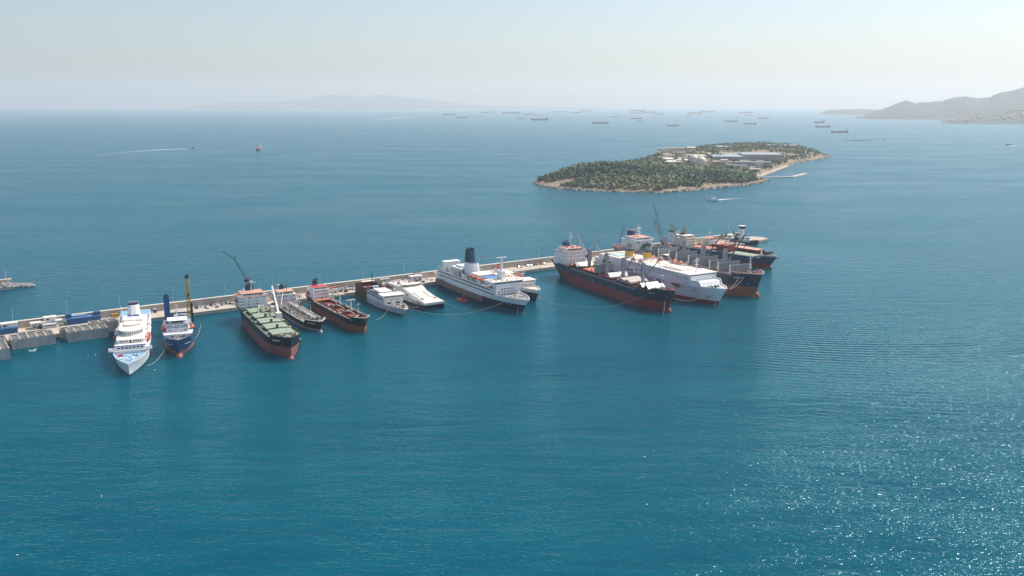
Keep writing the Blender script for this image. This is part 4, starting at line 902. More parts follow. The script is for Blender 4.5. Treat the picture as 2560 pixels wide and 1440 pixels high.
# round green and yellow house emblem painted on the front
q = MB(); n = 20; q.add([(-151.7, 7.0 * math.cos(math.pi * i / n) + 2.2, 16.0 + 6.4 * math.sin(math.pi * i / n)) for i in range(n + 1)], [tuple(range(n + 1))]); q.add([(-151.6, 3.0 * math.cos(math.pi * i / n) + 3.8, 16.0 + 3.4 * math.sin(math.pi * i / n)) for i in range(n + 1)], [tuple(range(n + 1))], 1)
q.build('painted_emblem', [mat('emblem_green', (.01, .16, .12), .5), YELLOW], s)
funnel(s, -178, -170, 3.4, 24.9, 33, BLUEF, GREYM, 31.6, 1, .5, 3)
mb = MB()
for a in ((-1.6, -1.6), (1.6, -1.6), (1.6, 1.6), (-1.6, 1.6)): mb.tube((-162 + a[0], a[1], 27.5), (-162 + a[0] * .6, a[1] * .6, 36), .16, 5)
for i in range(5): mb.box(-163.6 + i * .1, -160.4 - i * .1, -1.6, 1.6, 28.4 + i * 1.8, 28.6 + i * 1.8)
mb.box(-161.6, -161, -3.0, 3.0, 34.5, 35); mb.tube((-162, 0, 35), (-162, 0, 39.5), .2, 5); mb.build('mast', WHITE, s)
lifeboat(s, -161, -10.8, 19.6, 7, 2.8, ORANGE); lifeboat(s, -157, 10.8, 20.4, 6, 2.4, ORANGE)
for x, jl, el, az in ((-119.8, 30.6, 56.4, 180), (-93, 30.7, 54.2, 180), (-66.1, 26.5, 56, 60), (-38.2, 28.4, 60, 60)): crane(s, x, 0, 15, 17.5, 21.5, jl, az, el, GREYM, 1.6)
for x0, x1 in ((-147, -125), (-115, -98), (-89, -71), (-61, -43), (-33.5, -18)):
    open_hatch(s, x0, x1, 10.5, 14.95, 2.0, GREYM, BROWNP)
    for xe in ((x0 + .3, x1 - .9) if x0 > -140 else (x1 - .9,)):
        MB().box(xe, xe + .6, -11.0, 11.0, 17.0, 23.6).build('raised_hatch_panel', GREYH, s); MB().box(xe - .25, xe + .85, -11.5, -11.05, 17, 24).build('panel_stanchion', WHITE, s)
clutter(s, -150, -20, -10.5, 10.5, 15.1, 120, [PIPE, GREYM, DARK, CREAM, BROWNP], 127, hmax=4.2, smax=2.2)
for i, x in enumerate((-121.5, -94.8, -67.8, -40)):
    for sd in (1, -1): MB().tube((x, sd * 6.5, 15), (x, sd * 6.5, 24 + 2 * (i % 2)), .22, 6, .14).box(x - .8, x + .8, sd * 6.5 - .5, sd * 6.5 + .5, 15, 18.4).build('vent_post', CREAM if i % 2 else GREYM, s)
MB().box(-112, -100, -9, 8, 18.2, 18.6).build('tarpaulin', CREAM, s); lifeboat(s, -128, 10, 22, 9, 3, ORANGE, davit=False)
for sd in (1, -1):
    clutter(s, -152, -18, sd * 12.6 - 1, sd * 12.6 + 1, 14.95, 150, [BROWNP, DARK, PIPE, CREAM], 121 + sd, hmax=1.8); rail(s, [(-18, sd * 14.1, 16.1), (-155, sd * 14.3, 16.1)], 1.0, 3, BROWNP)
bow_gear(s, -7, 17.8, 22, (CREAM, BLACK, DARK, BROWNP, ORANGED), 90, 124, 13, m=BLACK); mast(s, -8, 0, 17.8, 16, WHITE, ((.3, 1.6), (.45, 1.6), (.6, 1.6), (.75, 1.8), (.9, 1.4)), .4)
letters(s, 'ANNEA M', (-7.5, -11.6, 15.4), 1.8, WHITE, 'stbd', yaw=R(33)); chain(s, (3.5, 4, 12), (14, 9, -.5)); chain(s, (1.5, -5, 11), (4, -7, 4)); MB().tube((-1, -7.4, 11.5), (-1, -8.0, 11.5), 1.2, 12).build('hawse_pipe', BLUEF, s)
rail(s, [(-2, -8, 18.9), (-15, -13, 18.9)]); rail(s, [(-2, 8, 18.9), (-15, 13, 18.9)])

# --- navy coaster with bulb bow clear of the water
s = ship('coastal_freighter', (238.5, 822), -52, 'navy coastal freighter with pink lower hull, raked bow and orange hatch, near the breakwater end')
hull(s, 112, 17, 9.6, [(4.4, REDB), (99, BLUEF)], GREENK, rake=9, fc=2.0, fcx=.1, bul=1.0, lb=.2, lw=.3, pb=2.3, pw=1.8, a0=.85, aw=.4, rim=WHITE)
bulb(s, RUSTB, 1.7, 8, .4, 2.6)
for k in range(3): tier(s, -108, -95 - .2 * k, 7.4 - k * .3, 8.6 + 2.9 * k, 11.5 + 2.9 * k, CREAM)
tier(s, -105, -96, 6, 17.3, 20, CREAM, 'wheelhouse', .4, top=CREAM); wfront(s, -95.9, -5.4, 5.4, 6, 18.9, 1.1, .8, name='bridge_window')
for k in range(3): wfront(s, -94.9 - .2 * k, -6, 6, 5, 10.4 + 2.9 * k, .6, .7)
mast(s, -101, 0, 20, 12, OCHRE, ((.5, 1.6), (.9, .8)), .4); funnel(s, -108, -103, 2, 17.3, 22, BLUEF)
hatch(s, -88, -64, 6.4, 8.6, 1.6, .6, BLUEP, ORANGED, 5); MB().box(-57, -56, -6.5, 6.5, 9, 16.5).box(-56, -46, -6.5, -5.9, 9, 16.5).box(-56, -46, 5.9, 6.5, 9, 16.5).box(-46, -45, -6.5, 6.5, 9, 16.5).box(-56, -46, -5.9, 5.9, 15.6, 16.4).build('red_cargo_bin', REDB, s)
hatch(s, -42, -14, 6.2, 8.6, 1.2, .5, GREENK, GREENC, 6); clutter(s, -62, -14, -8, -6.5, 8.6, 40, [WHITE, GREENK, DARK], 131, hmax=1.4); clutter(s, -62, -14, 6.5, 8, 8.6, 40, [WHITE, GREENK, DARK], 132, hmax=1.4)
bow_gear(s, -5, 10.8, 12, (WHITE, CREAM, DARK), 24, 133, 8); MB().box(-10.4, -8.6, -1, 1, 10.6, 18, 0, .6, .6).tube((-9.5, 0, 18), (-9.5, 0, 24), .15, 6).build('foremast', CREAM, s)
letters(s, 'PROTEUS', (-6, -6.4, 10.6), 1.2, WHITE, 'stbd', yaw=R(28)); rail(s, [(-14, -8.3, 9.6), (-90, -8.4, 9.6)]); chain(s, (6, 3, 8), (12, 4, -.5)); anchor(s, 9.2, 0, 11.2)

# --- red brown barge-like coaster behind it
s = ship('hopper_ship', (246, 853), -52, 'red brown coaster with a long pink hatch cover behind the navy freighter')
hull(s, 82, 14, 8.6, [(99, BROWNP)], REDD, rake=6, fc=1.2, fcx=.08, bul=.9, lb=.18, lw=.26, pb=2.3, a0=.9, aw=.5)
hatch(s, -64, -9, 5.6, 7.7, 3.4, .5, BROWNP, PINKC, 8, .15); MB().box(-38, -37, -3, -1.8, 12, 14).box(-38, -37, 1.8, 3, 12, 14).box(-37.7, -37.3, -1.8, 1.8, 12.6, 13).build('hatch_gantry', BROWNP, s)
tier(s, -78, -67, 6, 7.7, 10.6, CREAM); tier(s, -77, -67.4, 5.6, 10.6, 13.4, CREAM); tier(s, -76, -68, 4.8, 13.4, 16, CREAM, 'wheelhouse', .4, top=ORANGED); wfront(s, -67.9, -4.4, 4.4, 6, 15, 1.0, .8, name='bridge_window'); wfront(s, -66.9, -5, 5, 4, 9.2, 1.2, 1.4, DARK, 'door')
mast(s, -72, 0, 16, 8, WHITE, ((.6, 1.5),), .25); clutter(s, -66, -8, -6.6, -5.6, 7.7, 30, [BROWNP, DARK], 141); bow_gear(s, -4, 8, 9, (BROWNP, DARK), 16, 142, 6, m=BROWNP)

# --- navy supply ship with white house
bp_ = gp(1812, 648); s = ship('supply_ship', (bp_.x, bp_.y), -50, 'navy supply ship with tall white house, red boats and teal funnel top')
hull(s, 72, 14, 8.0, [(1.0, BLACK), (99, NAVY)], GREYD, rake=5, fc=1.5, fcx=.2, bul=.9, lb=.24, lw=.34, a0=.85, aw=.5)
for k in range(3): tier(s, -64 + k, -40 - k, 6.4 - k * .3, 7.1 + 2.9 * k, 10 + 2.9 * k, WHITE)
tier(s, -60, -43, 5.6, 15.8, 18.6, WHITE, 'wheelhouse', .5, top=WHITEC); wfront(s, -42.9, -5, 5, 6, 17.4, 1.2, .9, name='bridge_window'); wside(s, -5.65, -58, -45, 6, 17.4, 1.3, .9); wside(s, -6.45, -62, -42, 6, 8.8, .7, .8); wside(s, -6.15, -61, -44, 5, 11.6, .7, .8)
for x in (-52, -46): lifeboat(s, x, -6.6, 11.5, 5.5, 2.4, mat('dull_crimson', (.3, .05, .06), .5))
f = funnel(s, -70, -62, 3.2, 10, 22, WHITE, GREENK, 20, .6, .3, 3); mast(s, -52, 0, 18.6, 9, BLACK, ((.4, 2.2), (.6, 1.6)), .3); MB().box(-71, -60, -3.6, 3.6, 20.6, 21.6, 0, 1, .4).build('funnel_wing', GREENK, f)
clutter(s, -60, -44, -5, 5, 18.6, 24, [WHITE, DARK], 151, hmax=2.4); clutter(s, -38, -8, -5.5, 5.5, 7.1, 40, [GREENK, DARK, WHITE, BROWNP], 152, hmax=2.4); bow_gear(s, -6, 8.6, 9, (DARK, WHITE), 14, 153, 6)

# --- green tug, dark tugs and barges near the breakwater head
def tug(px, py, deg, label, hm, dm, housem, L=26, W=9, fm=None, g='tugs at the breakwater head', name='tug', h0=3.2):
    b = gp(px, py); s = ship(name, (b.x, b.y), deg, label, 'tug', g)
    hull(s, L, W, h0, [(.5, BLACK), (99, hm)], dm, rake=2, srake=1.5, fc=.8, fcx=.3, bul=.7, lb=.36, lw=.42, pb=2.2, a0=.8, aw=.6)
    tier(s, -L * .62, -L * .3, W * .32, h0 - .7, h0 + 2.2, housem); tier(s, -L * .52, -L * .32, W * .26, h0 + 2.2, h0 + 4.8, housem, 'wheelhouse', .3, cham=.6)
    wfront(s, -L * .32 + .05, -W * .2, W * .2, 4, h0 + 3.7, .7, .9); wside(s, -W * .26 - .04, -L * .5, -L * .36, 3, h0 + 3.7, .9, .9); wside(s, W * .26 + .04, -L * .5, -L * .36, 3, h0 + 3.7, .9, .9)
    funnel(s, -L * .66, -L * .58, W * .12, h0 + 1, h0 + 5.5, fm or hm, BLACK, h0 + 4.6, .2, .1, 2, r=.15); mast(s, -L * .42, 0, h0 + 4.8, 5, WHITE, ((.5, .9),), .12); windlass(s, -L * .8, 0, h0 - .6, DARK, .8); clutter(s, -L * .95, -L * .2, -W * .3, W * .3, h0 - .7, 14, [DARK, housem], int(px), hmax=1)
    mb = MB()
    for i in range(7):
        a = (i / 6 - .5) * 1.7; mb.tube((-L * .16 + L * .2 * math.cos(a), W * .46 * math.sin(a), h0 - 1.4), (-L * .16 + L * .2 * math.cos(a), W * .46 * math.sin(a), h0 - .3), .5, 7)
    mb.build('bow_fender', BLACK, s); return s
tug(1818, 633, -45, 'green tug between the navy supply ship and the red brown coaster', GREENK, GREENK, GREENK, 30, 10)
tug(1893, 612, -15, 'dark tug with white house lying outermost at the breakwater head', BLACK, GREYD, WHITE, 24, 8)
tug(1872, 601, -20, 'black tug moored beside the white control tower', DARK, GREYD, GREYM, 28, 9)
tug(1850, 607, -30, 'black tug with white house lying inside the flat barge', BLACK, BROWNP, WHITE, 26, 8.5)
def barge(px, py, deg, label, L, W, h, m, dm, load=None, name='barge'):
    b = gp(px, py); s = ship(name, (b.x, b.y), deg, label, 'barge', 'barges at the breakwater head')
    mb = MB(); mb.loft([[(x, -W / 2, z0), (x, -W / 2, h), (x, W / 2, h), (x, W / 2, z0)] for x, z0 in ((-L, .6), (-L + 3, -1.2), (-4, -1.2), (0, .8))]); mb.build('hull', m, s)
    MB().box(-L + .5, -.6, -W / 2 + .4, W / 2 - .4, h, h + .12).build('deck', dm, s); bollards(s, [(-L + 2, W * .4, h), (-2, W * .4, h), (-L + 2, -W * .4, h), (-2, -W * .4, h)])
    clutter(s, -L * .8, -L * .2, -W * .3, W * .3, h + .1, 16, [DARK, PIPE, CREAM], int(px) + 3, hmax=1.4); return s
barge(1888, 609, -20, 'flat grey barge with pale deck beyond the dark tugs', 46, 11, 2.4, DARK, BEIGED); barge(1862, 615, -22, 'low black barge lying nearest the navy freighter bow', 40, 10, 2.0, BLACK, GREYD)

# --- workboat alongside the big ferry, launch by the green deck carrier
b = gp(1168, 757); s = ship('work_raft', (b.x, b.y), -56, 'small red work raft with a hoist alongside the big ferry', 'boat', 'small craft in the harbour')
mb = MB(); mb.loft([[(x, -2.6, z0), (x, -2.6, 1.6), (x, 2.6, 1.6), (x, 2.6, z0)] for x, z0 in ((-13, .3), (-12, -.6), (-1, -.6), (0, .5))]); mb.build('hull', REDP, s); MB().box(-12.6, -.4, -2.3, 2.3, 1.6, 1.7).build('deck', PINKC, s)
MB().path([(-8, -1.8, 1.7), (-6, 0, 5.4), (-4, -1.8, 1.7)], .25, 6).path([(-8, 1.8, 1.7), (-6, 0, 5.4), (-4, 1.8, 1.7)], .25, 6).build('hoist_frame', REDP, s); MB().box(-7.2, -5, -1, 1, 1.7, 3.4).build('engine_box', REDB, s); clutter(s, -12, -1, -2, 2, 1.7, 18, [BROWNP, DARK, REDP], 161, hmax=1.1, smax=1.0)
b = gp(746, 861); s = ship('harbour_launch', (b.x, b.y), -70, 'small black and white launch beside the green deck carrier bow', 'boat', 'small craft in the harbour')
hull(s, 14, 4.6, 1.8, [(.3, REDB), (99, BLACK)], GREYD, rake=1.4, srake=.6, fc=.4, fcx=.3, bul=.4, lb=.4, lw=.5, aw=.6, rim=WHITE)
tier(s, -10, -5.4, 1.5, 1.4, 3.4, WHITE, 'cabin', .15, cham=.4); wfront(s, -5.36, -1, 1, 3, 2.7, .5, .6); wside(s, -1.54, -9.6, -6, 3, 2.7, .8, .6); mast(s, -8, 0, 3.4, 2.2, WHITE, ((.6, .5),), .07, radar=False)

# ------------------------------------------------------------------ breakwater: axes along the quay edge (x) and away from the harbour (y)
QA = math.atan2(.5728, .8197); QO = Vector((9.8, 798.7, 0))
def qw(x, y, z=0): return Vector((QO.x + x * math.cos(QA) - y * math.sin(QA), QO.y + x * math.sin(QA) + y * math.cos(QA), z))
def wy(x): return 20.5 + 7.0 * sm((x - 60) / 240)
def qthing(name, x, y, z, label, cat, group=None, rz=0.0): return thing(name, qw(x, y, z), QA + rz, label, cat, group)
QZ = 2.2
q = bpy.data.objects.new('quay', None); COL.objects.link(q); q.location = QO; q.rotation_euler = (0, 0, QA); q['kind'] = 'structure'; q['label'] = 'long pale concrete quay along the breakwater'
xs = [-620 + 20 * i for i in range(48)]
for a, b in zip(xs, xs[1:]):
    y0 = -11 if b <= -340 else 0
    MB().add([(a + .04, y0, -4), (b - .04, y0, -4), (b - .04, wy(b) + 4, -4), (a + .04, wy(a) + 4, -4), (a + .04, y0, QZ), (b - .04, y0, QZ), (b - .04, wy(b) + 4, QZ), (a + .04, wy(a) + 4, QZ)], [(4, 5, 6, 7), (0, 1, 5, 4), (1, 2, 6, 5), (3, 0, 4, 7), (2, 3, 7, 6)]).build('quay_slab', QUAYM, q)
    MB().box(a + .04, b - .04, y0, y0 + .9, QZ, QZ + .28).build('quay_kerb', CONCL, q)
MB().add([(320, 0, -4), (340, 4, -4), (344, 14, -4), (338, 26, -4), (320, 31.5, -4), (320, 0, QZ), (340, 4, QZ), (344, 14, QZ), (338, 26, QZ), (320, 31.5, QZ)], [(5, 6, 7, 8, 9), (0, 1, 6, 5), (1, 2, 7, 6), (2, 3, 8, 7), (3, 4, 9, 8)]).build('quay_head', QUAYM, q)
wl = thing('breakwater_wall', QO, QA, 'long tan concrete wall with pale coping behind the quay', 'wall')
xs = [-620 + 10 * i for i in range(94)]
for a, b in zip(xs, xs[1:]):
    ya, yb = wy(a), wy(b); h = 6.9
    MB().add([(a + .03, ya, QZ - .5), (b - .03, yb, QZ - .5), (b - .03, yb + 3.2, QZ - .5), (a + .03, ya + 3.2, QZ - .5), (a + .03, ya + .25, h), (b - .03, yb + .25, h), (b - .03, yb + 2.6, h), (a + .03, ya + 2.6, h)], [(0, 1, 5, 4), (4, 5, 6, 7), (2, 3, 7, 6), (1, 2, 6, 5), (3, 0, 4, 7)]).build('wall_section', WALLM, wl)
    MB().add([(a, ya - .05, h + .004), (b, yb - .05, h + .004), (b, yb + 2.8, h + .004), (a, ya + 2.8, h + .004), (a, ya - .05, h + .35), (b, yb - .05, h + .35), (b, yb + 2.8, h + .35), (a, ya + 2.8, h + .35)], [(0, 1, 5, 4), (4, 5, 6, 7), (2, 3, 7, 6), (1, 2, 6, 5), (3, 0, 4, 7), (3, 2, 1, 0)]).build('coping', CONCL, wl)
# rock armour on the open sea side
def rocks(name, pts, m, label, parent=None, seed=4, smin=.8, smax=1.8):
    r_ = random.Random(seed); mb = MB()
    for p in pts:
        sz = r_.uniform(smin, smax); P = []
        for k in range(8): P.append(Vector(p) + Vector(((1 if k & 1 else -1) * sz * r_.uniform(.5, 1), (1 if k & 2 else -1) * sz * r_.uniform(.5, 1), (1 if k & 4 else -1) * sz * r_.uniform(.4, .9))))
        mb.add(P, [(0, 2, 3, 1), (4, 5, 7, 6), (0, 1, 5, 4), (2, 6, 7, 3), (0, 4, 6, 2), (1, 3, 7, 5)])
    o = mb.build(name, m, parent, kind='stuff'); o['label'] = label; return o
r_ = random.Random(8); rocks('rock_armour', [qw(r_.uniform(-600, 335), wy(0) + 4 + 7.0 * sm(0) + r_.uniform(0, 8) + (7 if 0 else 0), r_.uniform(-.8, 1.6)) + Vector((0, 0, 0)) for i in range(900)], ROCK, 'boulders piled along the open sea side of the breakwater')
# lamp posts on the wall
lx = [-404, -371, -337, -300, -262, -225, -186, -148, -110, -72, -34, 6, 33, 72, 110, 150, 190, 228, 266, 300]
for i, x in enumerate(lx):
    t = qthing('lamp_post', x, wy(x) - .6, QZ, 'tall thin lamp post by the breakwater wall, %s from the left' % ORD(i), 'lamp post', 'lamp posts along the breakwater')
    MB().tube((0, 0, 0), (0, 0, 14.5), .09, 6, .05).build('pole', GREYW, t); MB().box(-.9, .9, -.2, .1, 14.4, 14.6).build('lamp_head', GREYM, t)
# caissons
def caisson(x0, x1, y0, y1, h, nx, ny, label):
    t = qthing('concrete_caisson', x0, y0, 0, label, 'caisson', 'hollow concrete caissons by the quay'); X, Y, th = x1 - x0, y1 - y0, .45
    MB().box(0, X, 0, th, -3, h).build('front_wall', CONC, t); MB().box(0, X, Y - th, Y, -3, h).build('back_wall', CONC, t); MB().box(0, th, th, Y - th, -3, h - .003).build('end_wall', CONC, t); MB().box(X - th, X, th, Y - th, -3, h - .003).build('end_wall', CONC, t)
    for i in range(1, nx): MB().box(X * i / nx - .2, X * i / nx + .2, th, Y - th, 0, h - .02).build('cell_wall', CONCL, t)
    for j in range(1, ny):
        for i in range(nx): MB().box(X * i / nx + .22 if i else th, X * (i + 1) / nx - .22 if i < nx - 1 else X - th, Y * j / ny - .2, Y * j / ny + .2, 0, h - .03).build('cell_wall', CONCL, t)
    MB().box(th, X - th, th, Y - th, h - 2.6, h - 2.5).build('cell_floor', mat('cell_floor_mud', (.2, .19, .13), .9, .2, .4), t)
    mb = MB(); mb.box(-.06, X + .06, -.06, 0, h - .35, h + .12).box(-.06, X + .06, Y, Y + .06, h - .35, h + .12).box(-.06, 0, 0, Y, h - .35, h + .12).box(X, X + .06, 0, Y, h - .35, h + .12); mb.build('rim', CONCL, t)
    return t
caisson(-410.5, -386, -28, -13.5, 6.2, 5, 3, 'hollow concrete caisson, second from the left, with a white skiff below')
caisson(-406, -388.5, -13.2, -8.6, 6.0, 3, 1, 'narrow hollow caisson between the second caisson and the quay')
caisson(-378.5, -354.5, -28.5, -16, 6.4, 5, 3, 'long hollow concrete caisson with stained front, nearest the cruise ship')
caisson(-381, -364, -15.6, -9.5, 6.0, 3, 1, 'narrow hollow caisson behind the left part of the stained caisson')
caisson(-363, -345.5, -15.6, -7.5, 7.4, 3, 2, 'hollow caisson behind the stained caisson, touching the cruise ship')
caisson(-436, -414, -50, -24, 6.6, 5, 4, 'big hollow caisson cut by the left edge of the picture')
caisson(-436, -412.5, -23.5, -11.5, 6.3, 4, 2, 'hollow caisson just behind the leftmost one at the picture edge')
# buildings on the quay
def shed(name, x, y, w_, d_, h, m, roof, label, wins=(), door=None, cat='building', over=.3, group=None):
    t = qthing(name, x, y, QZ, label, cat, group)
    MB().box(0, w_, 0, d_, 0, h).build('wall', m, t); MB().box(-over, w_ + over, -over, d_ + over, h, h + .25).build('roof', roof, t)
    for wx, wz, ww, wh in wins: piece(t, 'window', GLASS, (wx, -.03, wz), (ww, .14, wh))
    if door: piece(t, 'door', door[2], (door[0], -.04, door[1] / 2), (1.6, .14, door[1]))
    return t
shed('blue_shed', -425, 8, 22, 8, 3.4, BLUEP, BLUEP, 'low blue shed at the left edge of the quay', ((4, 2, 1, .8),))
shed('site_cabin', -412, 11, 9.5, 5, 6.2, WHITE, CREAM, 'white upper cabin standing over the blue shed at the left edge', ((2.2, 5, 2.2, 1),))
shed('white_office', -394.5, 13, 8.5, 5, 3.8, WHITE, CREAM, 'white flat office with blue door on the quay', ((1.2, 2.8, 1.0, .7), (3, 2.8, 1, .7)), (5.4, 2.6, BLUEP))
shed('white_office', -386, 15, 7.5, 4.8, 6.2, WHITE, CREAM, 'two storey white office behind the minibus', ((2, 5, 2, 1), (5.5, 2.4, 1.4, 1)))
shed('white_office', -379.5, 13.6, 7, 5, 3.6, WHITE, CREAM, 'low white office with a window strip beside the blue warehouse', ((1.6, 2.7, 1, .7), (3.0, 2.7, 1, .7), (4.6, 2.7, 1, .7)), (5.6, 2.4, GREYM))
t = shed('blue_warehouse', -372.5, 11.5, 21, 7.2, 4.0, BLUEP, mat('blue_roof', (.07, .16, .36), .5, .08, .4), 'long bright blue warehouse on the quay left of the cruise ship')
MB().box(-.3, 3, 1.5, 7, 4.3, 7.2).build('end_block', BLUEP, t); MB().box(17.6, 21.3, 1.5, 7, 4.3, 6.6).build('end_block', BLUEP, t); MB().box(3.5, 13, 3.4, 6.4, 4.3, 5.2).build('roof_ridge', mat('pale_blue_roof', (.2, .3, .45), .5), t)
shed('harbour_kiosk', -107, 12.5, 11, 5.5, 4.2, GREYW, CREAM, 'pale grey kiosk by the wall between catamaran and big ferry', ((3, 2.6, 1.2, 1),), (8, 2.6, DARK))
shed('roof_box', -101, 17.4, 6, 2.4, 6.4, GREYW, DARK, 'dark topped roof box above the pale grey kiosk')
shed('orange_container', -343.5, 16.6, 4.5, 2.4, 2.6, OCHRE, OCHRE, 'yellow ochre container against the wall beside the cruise ship stern', cat='container', over=.02)
shed('green_container', -134, 16.4, 9, 2.4, 4.2, mat('faded_green_sheet', (.2, .36, .28), .6, .08, .4), CREAM, 'faded green panel box against the wall behind the small ferry', cat='container', over=.02)
shed('blue_tank_box', -315, 16.4, 1.8, 1.8, 2.6, BLUEP, WHITE, 'small blue box with white lid by the wall between cruise ship and offshore vessel', cat='container', over=.05)
shed('red_container', -181, 16.6, 8, 2.4, 2.4, ORANGED, ORANGED, 'orange red container on the quay behind the open hold cargo ship', cat='container', over=.02)
shed('brown_crate', -50, 14, 5, 3, 2.0, BROWNP, BROWNP, 'brown crate near the quay edge beside the small blue ferry', cat='crate', over=.02)
t = qthing('beige_tent', -152, 15, QZ, 'pale beige canvas shelter behind the catamaran ferry', 'shelter'); MB().add([(0, -3, 3), (11, -3, 3), (11, 4, 3), (0, 4, 3), (0, .5, 5.2), (11, .5, 5.2)], [(0, 1, 5, 4), (2, 3, 4, 5), (0, 4, 3), (1, 2, 5)]).build('canopy', CREAM, t)
for a, b in ((.2, -2.8), (10.8, -2.8), (.2, 3.8), (10.8, 3.8)): MB().tube((a, b, 0), (a, b, 3), .1, 5).build('post', GREYM, t)
# vehicles
def car_proto(kind):
    body = MB(); 
    if kind == 'car':
        prof = [(-2.1, .35), (-2.1, .85), (-1.5, .98), (-.95, 1.42), (.55, 1.42), (1.2, .95), (2.05, .8), (2.1, .35)]; hw = .86
    elif kind == 'van':
        prof = [(-3.0, .4), (-3.0, 2.3), (1.9, 2.3), (2.6, 1.25), (3.1, 1.1), (3.1, .4)]; hw = 1.0
    else:
        prof = [(-4.2, .4), (-4.2, 2.9), (3.9, 2.9), (4.3, 1.3), (4.3, .4)]; hw = 1.15
    n = len(prof); body.loft([[(x, -hw, z) for x, z in prof], [(x, hw, z) for x, z in prof]]); wn = MB()
    if kind == 'car':
        for sgn in (1, -1):
            wn.add([(-1.3, sgn * (hw + .01), 1.0), (.95, sgn * (hw + .01), 1.0), (.5, sgn * (hw + .01), 1.36), (-.9, sgn * (hw + .01), 1.36)], [(0, 1, 2, 3)])
        wn.add([(1.22, -.75, .98), (1.22, .75, .98), (.6, .72, 1.43), (.6, -.72, 1.43)], [(0, 1, 2, 3)]).add([(-1.54, -.75, 1.0), (-1.54, .75, 1.0), (-1.0, .72, 1.43), (-1.0, -.72, 1.43)], [(3, 2, 1, 0)])
    else:
        for sgn in (1, -1): wn.box(prof[1][0] + .6, prof[2][0] - .4, *sorted((sgn * (hw - .05), sgn * (hw + .02))), 1.35, 2.0)
        x1, z1 = prof[2]; x2, z2 = prof[3]; wn.add([(x2 + .03, -hw * .85, z2 + .1), (x2 + .03, hw * .85, z2 + .1), (x1 + .06, hw * .8, z1 - .2), (x1 + .06, -hw * .8, z1 - .2)], [(0, 1, 2, 3)])
    wh = MB().tube((0, -.11, 0), (0, .11, 0), .34, 10)
    return body, wn, wh, prof, hw
PROT = {}
CARM = [mat('car_white', (.72, .72, .72), .3), mat('car_silver', (.42, .44, .46), .3, metal=.3), mat('car_black', (.02, .02, .024), .3), mat('car_blue', (.04, .09, .2), .3), mat('car_red', (.35, .04, .04), .3), mat('car_grey', (.16, .17, .18), .3)]
CARN = ['white', 'silver', 'black', 'dark blue', 'red', 'grey']
def vehicle(x, y, kind, ci, label, rz=0.0, group='vehicles parked on the quay'):
    k = (kind, ci)
    if k not in PROT:
        body, wn, wh, prof, hw = car_proto(kind); e = []
        for n_, b_, m_ in (('body', body, CARM[ci]), ('windows', wn, GLASS), ('wheel', wh, BLACK)):
            me = bpy.data.meshes.new(n_); me.from_pydata(b_.v, [], b_.f); me.materials.append(m_); e.append(me)
        PROT[k] = (e, prof, hw)
    e, prof, hw = PROT[k]; t = qthing(kind if kind != 'bus' else 'minibus', x, y, QZ, label, kind, group, rz)
    link('body', e[0], t); link('windows', e[1], t)
    for wx in (prof[0][0] * .62, prof[-1][0] * .62):
        for wy_ in (-hw + .05, hw - .05): o = link('wheel', e[2], t); o.location = (wx, wy_, .34)
    return t
vehicle(-383.5, 11.0, 'bus', 0, 'white minibus parked in front of the two storey white office')
vehicle(-345.5, 13.5, 'car', 0, 'white car parked near the yellow ochre container', R(30))
CX = [(-285, 16.6, 2), (-282, 16.8, 1), (-278, 16.4, 5), (-274, 16.9, 2), (-270, 16.5, 0), (-266, 16.4, 1), (-262, 16.9, 2), (-279, 9.5, 0), (-272, 9, 1),
      (-233, 12, 0), (-231, 16, 1), (-208, 13, 0), (-178, 11.5, 0), (-173, 15, 1), (-168, 16.4, 0), (-163, 16.2, 1),
      (6, 15.6, 5), (9.5, 15.9, 1), (17, 16.4, 0), (21, 16.6, 2), (25, 16.8, 2), (29, 17.1, 1), (33, 17.2, 4), (36.5, 17.4, 2)]
cnt = {}
tot = {}
for x, y, c in CX: tot[c] = tot.get(c, 0) + 1
for x, y, c in sorted(CX):
    i = cnt.get(c, 0); cnt[c] = i + 1
    vehicle(x, y, 'car', c, '%s car parked on the quay, %s of its colour from the left' % (CARN[c], ORD(i)), R(90 + rnd.uniform(-8, 8)))
vehicle(-236, 14.5, 'van', 0, 'white van parked on the quay behind the green deck carrier'); vehicle(-175, 8.0, 'van', 1, 'silver van on the quay beside the open hold cargo ship', R(20))
# heaps of gear on the quay between the ships
for x0, x1, y0, y1, n, sd, ms, nm, lb in ((-288, -258, 12, 17, 34, 201, [DARK, GREYM, WHITE], 'quay_gear', 'small dark gear along the wall right of the offshore vessel'), (-237, -204, 6, 18, 80, 202, [WHITE, CREAM, DARK, ORANGED], 'quay_gear', 'pale crates and gear on the quay by the tanker'), (-182, -158, 5, 18, 110, 203, [WHITE, CREAM, DARK, BROWNP, GREYM], 'scrap_heap', 'scattered scrap and gear behind the small old ferry'), (-395, -376, 11, 13, 16, 204, [DARK, WHITE], 'quay_gear', 'odd gear in front of the white offices'), (-132, -88, 4, 17, 40, 205, [CREAM, DARK, WHITE], 'quay_gear', 'gear on the quay behind the ferries'), (120, 300, 3, 20, 160, 206, [WHITE, DARK, CREAM, BROWNP, ORANGED], 'quay_gear', 'gear and boats crowded on the breakwater head')):
    o = clutter(None, x0, x1, y0, y1, QZ, n, ms, sd, nm, 2.0, 2.2); o.location = QO; o.rotation_euler = (0, 0, QA); o['label'] = lb
for i, x in enumerate((-226, -198, -180, -158, -70, -40, -10, 20)):
    t = qthing('quay_bollard', x, .9, QZ, 'black mooring bollard at the quay edge, %s from the left' % ORD(i), 'bollard', 'mooring bollards on the quay'); MB().tube((0, 0, 0), (0, 0, .9), .4, 9, .3).tube((0, 0, .8), (0, 0, 1.1), .55, 9).build('post', BLACK, t)
